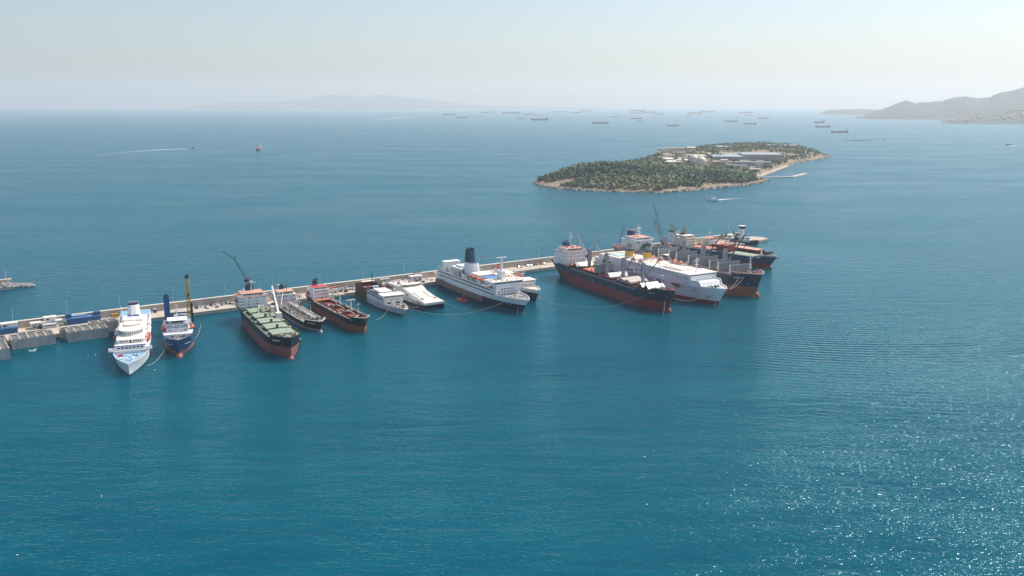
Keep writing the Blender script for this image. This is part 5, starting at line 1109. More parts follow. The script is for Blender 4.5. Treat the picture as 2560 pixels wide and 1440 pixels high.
# mobile cranes on the quay
def lattice(mb, a, b, wd=.8, n=12, r=.09):
    a, b = Vector(a), Vector(b); d = (b - a).normalized(); s_ = d.cross(Vector((0, 0, 1))).normalized() * wd / 2; u = s_.cross(d).normalized() * wd / 2
    cs = [s_ + u, s_ - u, -s_ - u, -s_ + u]
    for c in cs: mb.tube(a + c, b + c * .5, r, 4)
    for i in range(n):
        p, q_ = a.lerp(b, i / n), a.lerp(b, (i + 1) / n); k0, k1 = 1 - .5 * i / n, 1 - .5 * (i + 1) / n
        for j in range(4): mb.tube(p + cs[j] * k0, q_ + cs[(j + 1) % 4] * k1, r * .7, 4)
def mobile_crane(x, y, tip1, tip2, label, m, base=BLUEP, z0=9.0, wd=1.2):
    t = thing('mobile_crane', qw(x, y, QZ), 0, label, 'crane', 'mobile cranes on the quay')
    MB().box(-3, 3, -2, 2, .5, 2).build('carrier', base, t); MB().box(-2.4, 2.4, -2.2, 2.2, 2, 6).build('slewing_house', base, t); MB().tube((0, 0, 6), (0, 0, z0), 1.8, 10, 1.3).build('tower', base, t); MB().box(-1.9, 1.9, -1.9, 1.9, z0, z0 + 2).build('operator_cab', DARK, t)
    for wx in (-2, 2):
        for wy_ in (-2, 2): MB().tube((wx, wy_ - .3, .5), (wx, wy_ + .3, .5), .55, 10).build('wheel', BLACK, t)
    o = qw(x, y, QZ); a = Vector((0, 0, z0 + 1)); b = Vector(tip1) - o; mb = MB(); lattice(mb, a, b, wd); mb.build('boom', m, t)
    if tip2 is not None:
        c = Vector(tip2) - o; mb = MB(); lattice(mb, b, c, wd * .6, 8, .07); mb.build('fly_jib', m, t); st = b + Vector((1.8, -1.0, 3.2)); MB().tube(b, st, .25, 5).tube(st, c, .06, 4).tube(st, a + Vector((2, 0, 0)), .06, 4).build('jib_strut', m, t)
    else: MB().tube(a + Vector((2, 0, 1)), b, .06, 4).build('stay', m, t)
    return t
p = qw(-247, 13); D0 = p.y
mobile_crane(-247, 13, height_at(586, 648, D0 + 2), height_at(553, 627, D0 + 4), 'blue mobile crane with long dark jib behind the green deck carrier', mat('dark_blue_steel', (.02, .05, .09), .5), z0=16)
p = qw(125, 12); mobile_crane(125, 12, height_at(1559, 565, p.y), None, 'thin dark mobile crane behind the white cruise ferry', DARK, GREYM, 8, .7)
p = qw(187, 14); mobile_crane(187, 14, height_at(1641, 538, p.y), height_at(1632, 509, p.y + 2), 'tall mobile crane with slim jib behind the largest bulk carrier', mat('blue_grey_steel', (.06, .09, .12), .5), GREYM, 8, .9)
p = qw(0, 12); t = thing('radio_mast', qw(-8, 18, QZ), 0, 'slim red and white lattice mast on the quay behind the big ferry', 'mast'); mb = MB(); lattice(mb, (0, 0, 0), (0, 0, 34), 1.4, 18, .1); mb.build('lattice', mat('faded_red_steel', (.3, .16, .15), .6), t)
# control tower at the head
t = qthing('control_tower', 302, 9, QZ, 'white harbour control tower with dark glazed top at the breakwater head', 'tower')
MB().box(-3, 3, -3, 3, 0, 5).build('base_block', WHITE, t); MB().box(-1.8, 1.8, -1.8, 1.8, 5, 13).build('shaft', WHITE, t); MB().box(-2.6, 2.6, -2.6, 2.6, 13, 13.5).build('gallery', WHITE, t); MB().box(-2.3, 2.3, -2.3, 2.3, 13.5, 16.2, 0, -.3, -.3).build('glazed_room', GLASS, t); MB().box(-3.2, 3.2, -3.2, 3.2, 16.2, 16.9).build('roof', WHITE, t); MB().tube((0, 0, 16.9), (0, 0, 20), .25, 6).build('beacon', DARK, t)
for z in (7, 10): wfront(t, -1.85, -.8, .8, 2, z, .5, .8); [piece(t, 'window', GLASS, (d, -1.85, z), (.5, .16, .8)) for d in (-.7, .7)]
wf = [piece(t, 'window', GLASS, (-2 + i * 1.3, -3.03, 3), (.8, .16, 1)) for i in range(4)]
# outer breakwater head at the left edge
hb_ = thing('breakwater_head', gp(28, 722), QA, 'short concrete pier head with tumbled blocks at the left edge', 'pier')
MB().box(-60, 0, -2, 12, -3, 2.2).build('pier_deck', QUAYM, hb_); MB().box(-60, 2, 8, 12, 2.2, 6.8).build('pier_wall', WALLM, hb_); MB().tube((-2, 10, 6.8), (-2, 10, 14), .15, 6).build('light_pole', WHITE, hb_)
r_ = random.Random(17)
def tetra(mb, c, s_, rr):
    M = [Vector((1, 1, 1)), Vector((1, -1, -1)), Vector((-1, 1, -1)), Vector((-1, -1, 1))]; ax = Vector((rr.uniform(-1, 1), rr.uniform(-1, 1), rr.uniform(-1, 1))).normalized(); an = rr.uniform(0, 6)
    from mathutils import Quaternion
    qn = Quaternion(ax, an)
    for v_ in M: mb.tube(c, Vector(c) + qn @ v_.normalized() * s_, s_ * .42, 6, s_ * .3)
k_ = 0
for i in range(90):
    u, v_ = r_.random(), r_.uniform(-1, 1); x = -6 + 24 * u; y = 5 + v_ * 8 * (1 - .55 * u); z = max(0, 4.2 * (1 - u) * (1 - .55 * abs(v_)))
    mb = MB(); tetra(mb, (0, 0, 0), 1.5, r_); o = mb.build('tetrapod', CONC, None)
    o.location = hb_.matrix_basis @ Vector((x, y, z)); 
    o.location = Vector((hb_.location.x + x * math.cos(QA) - y * math.sin(QA), hb_.location.y + x * math.sin(QA) + y * math.cos(QA), z + .3))
    tag(o, 'concrete armour block tumbled at the pier head on the left edge', 'armour block', 'armour blocks at the pier head')
# mooring ropes (each hangs between a bow and the water or another bow)
def rope(a, b, sag, label, r=.065, n=14):
    a, b = Vector(a), Vector(b); pts = [a.lerp(b, i / n) - Vector((0, 0, sag * 4 * (i / n) * (1 - i / n))) for i in range(n + 1)]
    pts = [Vector((p_.x, p_.y, max(.15, p_.z))) for p_ in pts]
    o = MB().path(pts, r, 5).build('mooring_rope', ROPE); tag(o, label, 'rope', 'mooring ropes'); return o
def shp(B, deg, x, y, z): c, s_ = math.cos(R(deg)), math.sin(R(deg)); return Vector((B[0] + c * x - s_ * y, B[1] + s_ * x + c * y, z))
SC_ = 0; SA, SB_, SE, SF, SG, SH, SI, SJ, SK, SL = ((-215, 486), -69.8), ((-201, 524.6), -70), ((-98.6, 582.4), -58), ((-78.3, 632.5), -61), ((-59.4, 653), -56), ((7.5, 642), -60), ((18.2, 678), -64), ((114.7, 643.7), -64), ((156.5, 667.3), -60), ((192.5, 695.7), -63)
rope(shp(*SA, -14, 8.6, 1.0), shp(*SB_, -3, -6, 8.5), 3, 'mooring rope slung between cruise ship and offshore vessel bow')
rope(shp(*SB_, -8, 8.6, 9), shp(*SB_, -70, 14, 2.5), 3, 'mooring rope from the offshore vessel back to the quay')
rope(shp(*SF, -9, -7, 7), gp(940, 800, .2), 3.0, 'pale mooring rope dropping from the small old ferry bow to the water')
rope(shp(*SF, -2, 5, 6.5), shp(*SG, -3, -8.8, 3.5), 1.5, 'short mooring rope between the small old ferry and the catamaran')
rope(shp(*SF, 4, 2, 6), shp(*SH, -7, -8.6, 9), 7.5, 'long sagging mooring rope crossing below the catamaran bow to the big ferry')
rope(shp(*SG, 2, 8.4, 5), shp(*SH, -6, -8, 9.4), 6.5, 'sagging mooring rope between the catamaran and the big ferry')
rope(shp(*SI, 5, -2, 5), shp(*SJ, -12, -10.4, 12), 9.5, 'very long mooring rope from the small blue ferry to the black and red bulk carrier')
rope(shp(*SJ, -4, 8, 9), shp(*SK, -3, -6, 10), 4, 'mooring rope between the black and red bulk carrier and the white cruise ferry')
rope(shp(*SK, 6, 5, 13.5), shp(*SL, -7, -11.5, 15.5), 1.0, 'upper of two taut ropes from the cruise ferry to the largest bulk carrier')
rope(shp(*SK, 6, 5, 13.0), shp(*SL, -4, -10, 15.5), 1.6, 'lower of two taut ropes from the cruise ferry to the largest bulk carrier')

# ------------------------------------------------------------------ the wooded island with the treatment works
OUT = [(1330, 457), (1348, 463), (1380, 470), (1440, 475), (1520, 479), (1600, 481), (1650, 482), (1720, 477), (1800, 470), (1870, 463), (1905, 457), (1922, 453), (1908, 448), (1893, 447), (1906, 440), (1930, 430), (1955, 420), (1985, 409), (2015, 403), (2050, 398), (2080, 393),
       (2062, 387), (2030, 377), (1985, 368), (1920, 363), (1840, 365), (1770, 369), (1700, 377), (1640, 390), (1590, 404), (1520, 419), (1450, 431), (1390, 442), (1350, 451)]
PG = np.array([(gp(*p).x, gp(*p).y) for p in OUT])
def sdf(P):
    """distance to the shore, positive inside"""
    n = len(PG); d = np.full(len(P), 1e9); ins = np.zeros(len(P), bool)
    for i in range(n):
        a, b = PG[i], PG[(i + 1) % n]; e = b - a; w_ = P - a; t = np.clip((w_ @ e) / (e @ e), 0, 1); d = np.minimum(d, np.hypot(*(w_ - t[:, None] * e).T))
        c = ((a[1] <= P[:, 1]) & (b[1] > P[:, 1])) | ((b[1] <= P[:, 1]) & (a[1] > P[:, 1])); xi = a[0] + (P[:, 1] - a[1]) / (b[1] - a[1] + 1e-12) * e[0]; ins ^= c & (P[:, 0] < xi)
    return np.where(ins, d, -d)
_rs = np.random.RandomState(5); _ph = _rs.rand(24, 3)
def nz(x, y, s_):
    v = 0
    for i in range(8):
        a = _ph[i, 0] * 6.28; k = (1 + i * .45) / s_; v = v + np.sin((x * math.cos(a) + y * math.sin(a)) * k + _ph[i, 1] * 6.28) / (1 + .35 * i)
    return v / 3.2
HC = [(gp(1480, 452), 90, 110, 12), (gp(1600, 449), 110, 110, 14), (gp(1680, 447), 70, 80, 4), (gp(1960, 385), 160, 330, 8), (gp(1690, 398), 130, 220, 12)]
def terr(x, y):
    P = np.stack([x, y], 1); d = sdf(P)
    h = 3.2 * np.clip(d / 10, -1, 1) + 5.0 * np.clip((d - 10) / 50, 0, 1)
    for c, sx, sy, hh in HC:
        h = h + hh * np.exp(-((x - c.x) / sx) ** 2 - ((y - c.y) / sy) ** 2) * np.clip((d - 8) / 45, 0, 1)
    h = h + nz(x, y, 22) * 1.8 * np.clip((d - 12) / 30, 0, 1) + nz(x + 50, y, 7) * .7 * np.clip(d / 15, 0, 1)
    return h, d
x0, x1, y0, y1 = PG[:, 0].min() - 20, PG[:, 0].max() + 20, PG[:, 1].min() - 20, PG[:, 1].max() + 20
gx, gy = 170, 260
X, Y = np.meshgrid(np.linspace(x0, x1, gx), np.linspace(y0, y1, gy)); h, d = terr(X.ravel(), Y.ravel())
keep = d > -12; idx = -np.ones(gx * gy, int); idx[keep] = np.arange(keep.sum()); vv = np.stack([X.ravel(), Y.ravel(), h], 1)[keep]; ff = []
I = idx.reshape(gy, gx)
for j in range(gy - 1):
    for i in range(gx - 1):
        q_ = (I[j, i], I[j, i + 1], I[j + 1, i + 1], I[j + 1, i])
        if min(q_) >= 0: ff.append(tuple(int(k) for k in q_))
ISL = mat('island_soil', (.24, .18, .125), .95, .3, .02, (.12, .14, .075), .9, (.03, .03, .03))
mb = MB(); mb.add(vv.tolist(), ff); o = mb.build('island_ground', ISL, smooth=True, kind='structure'); o['label'] = 'low brown island ground under the woods'
# shore rocks
r_ = random.Random(9); pts = []
for i in range(len(PG)):
    a, b = Vector((*PG[i], 0)), Vector((*PG[(i + 1) % len(PG)], 0)); n = int((b - a).length / (2.4 if 0 <= i < 12 else 6))
    for k in range(n):
        p_ = a.lerp(b, r_.random()); nn = Vector((-(b - a).y, (b - a).x, 0)).normalized(); pts.append(p_ + nn * r_.uniform(-1, 9) + Vector((0, 0, r_.uniform(0, 2.2))))
rocks('shore_rocks', pts, ROCK, 'pale boulders along the island shore', None, 10, 1.0, 2.6)
# trees
def leafmat(name, col):
    return mat(name, col, .8, .35, .12, spec=.15)
LEAF = [leafmat('dark_pine_foliage', (.07, .125, .085)), leafmat('olive_foliage', (.16, .195, .1)), leafmat('grey_green_foliage', (.22, .23, .165)), leafmat('deep_green_foliage', (.042, .095, .07))]
BARK = mat('bark', (.1, .075, .055), .9)
def crown_geo(mb, c, rx, rz, n, r_, mi=0):
    for i in range(n):
        u = r_.uniform(-1, 1); a = r_.uniform(0, 6.283); rad = r_.uniform(.6, 1.05); k = math.sqrt(1 - u * u)
        p_ = Vector((c[0] + rx * rad * k * math.cos(a), c[1] + rx * rad * k * math.sin(a), c[2] + rz * rad * u)); s_ = rx * r_.uniform(.28, .5)
        nrm = Vector((k * math.cos(a) + r_.uniform(-.5, .5), k * math.sin(a) + r_.uniform(-.5, .5), u + r_.uniform(-.2, .7))).normalized(); t1 = nrm.cross(Vector((r_.uniform(-1, 1), r_.uniform(-1, 1), r_.uniform(-1, 1)))).normalized(); t2 = nrm.cross(t1)
        mb.add([p_ + t1 * s_, p_ + t2 * s_ * .8, p_ - t1 * s_, p_ - t2 * s_ * .8], [(0, 1, 2, 3)], mi)
BLD_KEEP = []           # clearings (centre x, y, radius)
for px, py, rr in ((1715, 388, 70), (1690, 398, 70), (1740, 397, 80), (1760, 412, 45), (1850, 394, 95), (1908, 394, 80), (1880, 412, 50), (1800, 415, 60), (1840, 428, 40), (1775, 430, 55), (1752, 424, 50), (1925, 417, 22), (1940, 410, 18), (1655, 395, 60), (1900, 432, 30), (1870, 424, 40), (1815, 400, 50)):
    c = gp(px, py); BLD_KEEP.append((c.x, c.y, rr))
tp = []; r_ = random.Random(23)
cand = 0
while len(tp) < 17000 and cand < 60000:
    cand += 1; x = r_.uniform(x0, x1); y = r_.uniform(y0, y1); tp.append((x, y))
TA = np.array(tp); th_, td_ = terr(TA[:, 0], TA[:, 1])
extra = []
for _ in range(3):
    E_ = np.array([(r_.uniform(gp(1345, 460).x, gp(1905, 460).x), r_.uniform(1560, 2050)) for i in range(4200)]); extra.append(E_)
TA = np.concatenate([TA] + extra); th_, td_ = terr(TA[:, 0], TA[:, 1]); dens = nz(TA[:, 0], TA[:, 1], 30)
sel = []
for i in range(len(TA)):
    x, y = TA[i]
    if td_[i] < 11 + 10 * (dens[i] < -.2): continue
    if any((x - a) ** 2 + ((y - b) / 1.6) ** 2 < rr * rr * .42 for a, b, rr in BLD_KEEP): continue
    front = td_[i] < 55 and y < 1750
    if front and r_.random() > (.58 + .7 * dens[i]): continue
    if dens[i] < -.38 and r_.random() < .75: continue
    sel.append(i)
r_.shuffle(sel); sel = sel[:11500]
near = sorted(sel, key=lambda i: TA[i][1])
solo = set(near[::max(1, len(near) // 110)][:110]); mb = MB()
kinds = nz(TA[:, 0] + 300, TA[:, 1], 45)
def kind_of(i): k = kinds[i] + r_.uniform(-.35, .35); return 3 if k > .45 else 0 if k > .0 else 1 if k > -.45 else 2
for i in sel:
    if i in solo: continue
    sz = 1.6 + 4.4 * r_.random() ** 1.8; k = kind_of(i); z = th_[i]; crown_geo(mb, (TA[i][0], TA[i][1], z + sz * .9), sz * r_.uniform(.9, 1.25), sz * r_.uniform(.75, 1.1), 15, r_, k)
o = mb.build('island_wood', LEAF, kind='stuff'); o['label'] = 'dense low wood of pines and scrub covering the island'
protos = []
for k in range(4):
    for v_ in range(2):
        c = MB(); crown_geo(c, (0, 0, 4.6), 3.4, 3.4, 60, r_); me = bpy.data.meshes.new('crown'); me.from_pydata(c.v, [], c.f); me.materials.append(LEAF[k])
        t_ = MB().tube((0, 0, -1), (0, 0, 4), .4, 6, .22).tube((0, 0, 2.4), (1.4, .6, 4.6), .16, 5, .08).tube((0, 0, 2.8), (-1.1, -.8, 5), .16, 5, .08); tm = bpy.data.meshes.new('trunk'); tm.from_pydata(t_.v, [], t_.f); tm.materials.append(BARK); protos.append((me, tm))
NM = ['dark pine tree', 'olive green tree', 'grey green bush tree', 'deep green tree']
for n_, i in enumerate(sorted(solo)):
    k = kind_of(i); me, tm = protos[k * 2 + n_ % 2]; t = thing('island_tree', (TA[i][0], TA[i][1], th_[i]), r_.uniform(0, 6), '%s standing in the wood on the island' % NM[k], 'tree', '%ss on the island' % NM[k]); sc_ = r_.uniform(.75, 1.3); t.scale = (sc_, sc_, sc_); link('crown', me, t); link('trunk', tm, t)
# buildings on the island
def gz(v): return float(terr(np.array([v.x]), np.array([v.y]))[0][0])
CW = mat('cream_render', (.72, .65, .55), .8, .08, .1); TAN = mat('tan_roof', (.55, .46, .36), .8, .08, .1); GRF = mat('slate_blue_roof', (.3, .36, .39), .6, .08, .05); GRN = mat('pale_green_sheet', (.26, .4, .38), .6); BRN = mat('brown_render', (.42, .33, .25), .8, .08, .1)
def house(px, py, w_, d_, h, label, wall=CW, roof=TAN, rz=0.0, name='works_building', nwin=5, rows=1, pitched=False):
    v = gp(px, py, 8); z = gz(v) - .5; t = thing(name, (v.x, v.y, z), R(rz), label, 'building', 'buildings on the island'); h += .5
    MB().box(-w_ / 2, w_ / 2, 0, d_, 0, h).build('wall', wall, t)
    if pitched: MB().add([(-w_ / 2 - .5, -.5, h), (w_ / 2 + .5, -.5, h), (w_ / 2 + .5, d_ + .5, h), (-w_ / 2 - .5, d_ + .5, h), (-w_ / 2 - .5, d_ / 2, h + 3), (w_ / 2 + .5, d_ / 2, h + 3)], [(0, 1, 5, 4), (2, 3, 4, 5), (1, 2, 5), (3, 0, 4), (3, 2, 1, 0)]).build('roof', roof, t)
    else: MB().box(-w_ / 2 - .6, w_ / 2 + .6, -.6, d_ + .6, h, h + .7).build('roof', roof, t)
    for r2 in range(rows):
        for i in range(nwin): piece(t, 'window', GLASS, (-w_ / 2 + w_ * (i + .5) / nwin, -.03, 2 + r2 * 3.4 + (h - 4 if rows == 1 and h > 6 else 0)), (w_ / nwin * .45, .2, 1.5))
    return t
house(1692, 392, 62, 16, 12, 'long cream office block with a window strip on the island', rows=2, nwin=8)
house(1700, 397, 34, 12, 6, 'low cream annex in front of the long office block', nwin=4)
house(1650, 391, 16, 12, 16, 'tall grey block at the left end of the island works', GREYW, GREYW, nwin=3, rows=3)
house(1728, 393, 22, 22, 14, 'tan tower house with a sloped roof beside the long office', TAN, TAN, pitched=True, nwin=2)
house(1745, 407, 34, 26, 13, 'cream filter house with tall dark slots behind the gas spheres', CW, TAN, pitched=True, nwin=6)
house(1724, 406, 12, 10, 9, 'small cream house with blue roof next to the gas spheres', CW, BLUEP, nwin=2)
house(1762, 405, 12, 14, 10, 'pale blue plant house right of the filter house', mat('pale_blue_sheet', (.3, .42, .5), .6), GREYW, nwin=2)
t = house(1850, 404, 130, 150, 9, 'vast low hall with a blue grey panel roof', GREYM, GRF, -6, nwin=14)
for i in range(8):
    for j in range(6): piece(t, 'roof_panel', GRF if (i + j) % 3 else mat('light_roof_panel', (.3, .34, .36), .5), (-57 + i * 16.3, 12 + j * 25, 10.35), (15.4, 23.4, .3))
t = house(1910, 404, 96, 118, 15, 'brown walled hall with grey roof and pale parapet', BRN, GRF, -6, nwin=10)
MB().box(-48.8, 48.8, -1.2, .0, 15.4, 17.6).build('parapet', CONCL, t)
for i in range(6):
    for j in range(5): piece(t, 'roof_panel', GRF, (-40 + i * 16, 12 + j * 23, 16.3), (15, 21.5, .25))
t = house(1868, 414, 110, 12, 8, 'long grey channel house below the vast hall', GREYM, CONCL, -6, nwin=12)
house(1899, 417, 14, 12, 15, 'narrow grey tower block at the end of the channel house', GREYW, GREYW, -6, nwin=2, rows=3)
house(1797, 416, 26, 16, 8, 'mauve grey pump house with dark roof near the gas spheres', mat('mauve_render', (.3, .27, .29), .8), DARK, nwin=4)
house(1812, 414, 16, 14, 12, 'cream switch house with two dark doors', CW, CW, nwin=3, rows=2); house(1824, 419, 18, 10, 6, 'low cream store beside the switch house', CW, TAN, nwin=3)
house(1864, 410, 24, 10, 7, 'pink grey workshop above the pale green shed', mat('pink_render', (.45, .38, .37), .8), GREYW, nwin=4); house(1848, 419, 34, 12, 4, 'pale green roofed shed among the trees', GREYW, GRN, nwin=4)
house(1888, 424, 22, 14, 4, 'flat cream store by the island quay', CW, TAN, nwin=3); house(1832, 431, 28, 9, 4, 'low grey roofed gatehouse near the island shore', GREYW, DARK, nwin=3); house(1860, 433, 14, 8, 4, 'small white cabin near the island jetty', WHITE, WHITE, nwin=2)
house(1985, 392, 26, 12, 4, 'small white house alone among trees at the right end of the island', WHITE, CREAM, nwin=3); house(1668, 399, 22, 14, 7, 'pale cluster house left of the round tanks', CW, CW, nwin=3); house(1640, 396, 24, 12, 6, 'outer cream house on the left slope of the works', CW, TAN, nwin=3); house(1655, 402, 20, 10, 6, 'lower cream house on the left slope of the works', CW, TAN, nwin=3); house(1960, 373, 90, 70, 4, 'far low grey basin roof at the back of the island', GREYM, GREYM, -6, nwin=6); house(1810, 372, 60, 50, 4, 'far pale basin roof behind the trees at the back', GREYM, GREYW, -6, nwin=4)
r3 = random.Random(61); HS = sorted((r3.uniform(1635, 1835), r3.uniform(0, 1)) for i in range(22))
for i, (px, u) in enumerate(HS):
    py = 393 + 30 * (px - 1635) / 200 + (u - .5) * 14
    house(px, py, r3.uniform(8, 18), r3.uniform(6, 12), r3.uniform(3.5, 7.5), 'small pale works hut, %s of the scattered huts from the left' % ORD(i), r3.choice((CW, WHITE, GREYW, CREAM)), r3.choice((TAN, CREAM, GREYW, WHITE)), r3.uniform(-15, 15), 'works_hut', 2)
def round_tank(px, py, r, h, label, dome=True, m=CW, roof=CREAM):
    v = gp(px, py, 8); t = thing('round_tank', (v.x, v.y, gz(v) - .5), 0, label, 'tank', 'round tanks on the island'); n = 24
    MB().tube((0, 0, 0), (0, 0, h), r, n).build('shell', m, t); mb = MB()
    mb.loft([[(r * k * math.cos(2 * math.pi * i / n), r * k * math.sin(2 * math.pi * i / n), h + z) for i in range(n)] for z, k in ((0.01, 1.03), (1.0, .8), (2.2, .45), (2.6, .05))]); mb.build('domed_roof', roof, t)
for px, py, r, l in ((1668, 405, 17, 'left'), (1680, 409, 20, 'front'), (1706, 406, 18, 'rear')): round_tank(px, py, r, 5, 'low round tank with shallow cream dome, %s one of the three' % l)
def sphere(px, py, r, label, band=False):
    v = gp(px, py, 8); t = thing('gas_sphere', (v.x, v.y, gz(v) + 3), 0, label, 'gas holder', 'spherical gas holders'); n = 28; rg = []
    for k in range(1, 14): a = math.pi * k / 14 * .78; rg.append([(r * math.sin(a) * math.cos(2 * math.pi * i / n), r * math.sin(a) * math.sin(2 * math.pi * i / n), r * .72 + r * math.cos(a)) for i in range(n)])
    MB().loft(rg).build('shell', mat('gas_holder_cream', (.62, .53, .45), .5, .04, .2), t, smooth=True); MB().tube((0, 0, -3), (0, 0, .8), r * .8, 24).build('ring_base', CONC, t)
    if band:
        for i in range(4): o = piece(t, 'painted_mark', DARK, (r * .55 + i * 1.6, -r * .79 + i * .75, r * .55), (1.1, .3, 1.4)); o.rotation_euler = (0, 0, R(30 + i * 5))
sphere(1752, 418, 12.5, 'large cream gas sphere with a small dark mark, front one', True); sphere(1734, 411, 11, 'cream gas sphere half hidden behind the front one')
# island jetty, road and quay strips
def strip(name, pts, wd, z, m, label, h=2.2):
    mb = MB(); P = [gp(*p) for p in pts]
    for a, b in zip(P, P[1:]):
        dd = (b - a).normalized(); n_ = Vector((-dd.y, dd.x, 0)) * wd / 2
        mb.add([a - n_ + Vector((0, 0, -2)), b - n_ + Vector((0, 0, -2)), b + n_ + Vector((0, 0, -2)), a + n_ + Vector((0, 0, -2)), a - n_ + Vector((0, 0, h)), b - n_ + Vector((0, 0, h)), b + n_ + Vector((0, 0, h)), a + n_ + Vector((0, 0, h))], [(4, 5, 6, 7), (0, 1, 5, 4), (1, 2, 6, 5), (2, 3, 7, 6), (3, 0, 4, 7)])
    o = mb.build(name, m); tag(o, label, 'jetty') if 'jetty' in name else o.__setitem__('kind', 'structure'); return o
strip('island_jetty', [(1893, 445), (1945, 444), (1980, 443), (2003, 438), (2014, 435)], 7, 0, CONCL, 'narrow curved concrete jetty reaching out from the island', 1.8)
strip('island_quay', [(1893, 444), (1925, 432), (1950, 423), (1968, 416)], 11, 0, QUAYM, '', 2.6)
b = gp(1951, 442); t = thing('sailing_yacht', (b.x, b.y + 6, 0), R(10), 'tiny sailing yacht with bare mast moored at the island jetty', 'boat'); hull(t, 13, 3.6, 1.4, [(99, WHITE)], BEIGED, rake=1, srake=.5, fc=0, fcx=.1, bul=.1, lb=.5, lw=.5); MB().tube((-5.5, 0, 1.2), (-5.5, 0, 19), .16, 6, .1).build('mast', GREYW, t); MB().box(-8, -4, -1, 1, 1.3, 2.0, 0, .3, .2).build('cabin', WHITE, t)
t = thing('jetty_beacon', gp(2012, 435, 1.8), 0, 'small beacon at the tip of the island jetty', 'beacon'); MB().tube((0, 0, 0), (0, 0, 6), .5, 8, .3).tube((0, 0, 6), (0, 0, 7.4), .8, 8).build('column', WHITE, t)
t = thing('works_chimney', Vector((gp(1559, 440).x, gp(1559, 440).y + 40, 25)), 0, 'slim grey post rising from the wooded hill crest', 'post'); MB().tube((0, 0, 0), (0, 0, 16), .7, 8, .5).build('shaft', GREYW, t); MB().box(-1, 1, -1, 1, 16, 17).build('cap', GREYM, t)
# reefs
for (px, py, n, sx, sy, lb, sd) in ((2150, 351, 70, 60, 16, 'larger low reef of rocks right of the island', 31), (2208, 349, 18, 24, 6, 'smaller low reef of rocks right of the larger reef', 32)):
    c = gp(px, py); r2 = random.Random(sd); pts = [(c.x + r2.gauss(0, .5) * sx, c.y + r2.gauss(0, .5) * sy, r2.uniform(-.4, 1.0)) for i in range(n)]; o = rocks('reef', pts, ROCK, lb, None, sd, 1.2, 3.6); o['kind'] = 'structure'

# ------------------------------------------------------------------ hazy hills
HILL = mat('hill_scrub', (.042, .062, .058), .95, .35, .006, (.085, .09, .08), .6, (.008, .008, .012))
def hill(name, prof, ybase, label, depth=.16, m=HILL, jag=.06, n=6, seed=1):
    r2 = random.Random(seed); xs_ = []; (pa, ya) = prof[0]
    P = []
    for (a, ya), (b, yb) in zip(prof, prof[1:]):
        k = max(2, int((b - a) / 6))
        for i in range(k): P.append((a + (b - a) * i / k, ya + (yb - ya) * i / k))
    P.append(prof[-1]); cols = []
    D0 = gp(1280, ybase).y
    for j, (px, py) in enumerate(P):
        foot = height_at(px, ybase, D0); foot.z = -5; rd = D0 * (1 + depth); top = height_at(px, py, rd); hh = max(2, top.z + nzs(px, seed) * jag * max(0, top.z))
        c = []
        for i in range(n + 1):
            t = i / n; D_ = D0 + (rd - D0) * t; x = (px - 1280) / F_PX; base = Vector((foot.x + (top.x - foot.x) * t, D_, 0)); z = hh * (t ** .8) * (1 + .16 * math.sin(px * .11 + i * 1.9 + seed) * (1 - t)); c.append((base.x + nzs(px * 1.7 + i * 31, seed) * 30 * (1 - t), base.y + nzs(px * 1.3 + i * 77, seed) * D0 * .006, z if i else -5))
        c.append((top.x * 1.1, rd * 1.1, -5)); cols.append(c)
    mb = MB(); k = n + 2
    for c in cols: mb.v += c
    for j in range(len(cols) - 1):
        for i in range(k - 1): mb.f.append((j * k + i, (j + 1) * k + i, (j + 1) * k + i + 1, j * k + i + 1)); mb.m.append(0)
    o = mb.build(name, m, smooth=True, kind='structure'); o['label'] = label; return cols
def nzs(x, s_): return .5 * math.sin(x * .071 + s_) + .3 * math.sin(x * .163 + 2 * s_) + .2 * math.sin(x * .37 + 3 * s_)
hill('distant_mountains', [(430, 272.5), (480, 266), (535, 260), (570, 255), (645, 255), (700, 255), (760, 249), (825, 236), (895, 241), (950, 237.5), (1025, 244), (1100, 252.5), (1175, 262), (1250, 265), (1340, 266), (1480, 269), (1560, 272)], 272.6, 'faint mountain range on the horizon', .1, jag=.02, seed=2)
hill('far_headland', [(2046, 286.5), (2070, 275.6), (2105, 273), (2154, 272.6), (2190, 275), (2230, 272), (2330, 270), (2480, 268)], 287, 'long low far headland', .12, jag=.03, seed=5)
hill('main_hills', [(2138, 297.5), (2160, 290), (2190, 276), (2222, 268), (2259, 251), (2279, 254), (2288, 259), (2323, 254.5), (2361, 251.5), (2389, 243), (2417, 240.5), (2450, 245.6), (2471, 244), (2506, 230), (2560, 218.7), (2640, 206), (2760, 214), (2900, 240)], 298.5, 'blue grey hills rising to the right edge', .2, jag=.03, seed=8)
tc_ = hill('near_hill', [(2352, 310), (2382, 299.5), (2417, 290), (2464, 281), (2522, 272.6), (2560, 264), (2640, 252), (2760, 262)], 311, 'nearer hillside with a scatter of houses', .22, jag=.04, seed=11)
r2 = random.Random(41); HM = [mat('far_house_white', (.5, .48, .45), .8), mat('far_house_cream', (.38, .34, .29), .8)]; hme = []
for m_ in HM:
    q = MB().box(-8, 8, -6, 6, -8, 9); me = bpy.data.meshes.new('wall'); me.from_pydata(q.v, [], q.f); me.materials.append(m_); rf = MB().add([(-8.5, -6.5, 9), (8.5, -6.5, 9), (8.5, 6.5, 9), (-8.5, 6.5, 9), (-8.5, 0, 12), (8.5, 0, 12)], [(0, 1, 5, 4), (2, 3, 4, 5), (1, 2, 5), (3, 0, 4)]); rm = bpy.data.meshes.new('roof'); rm.from_pydata(rf.v, [], rf.f); rm.materials.append(mat('far_roof', (.4, .24, .18), .8)); hme.append((me, rm))
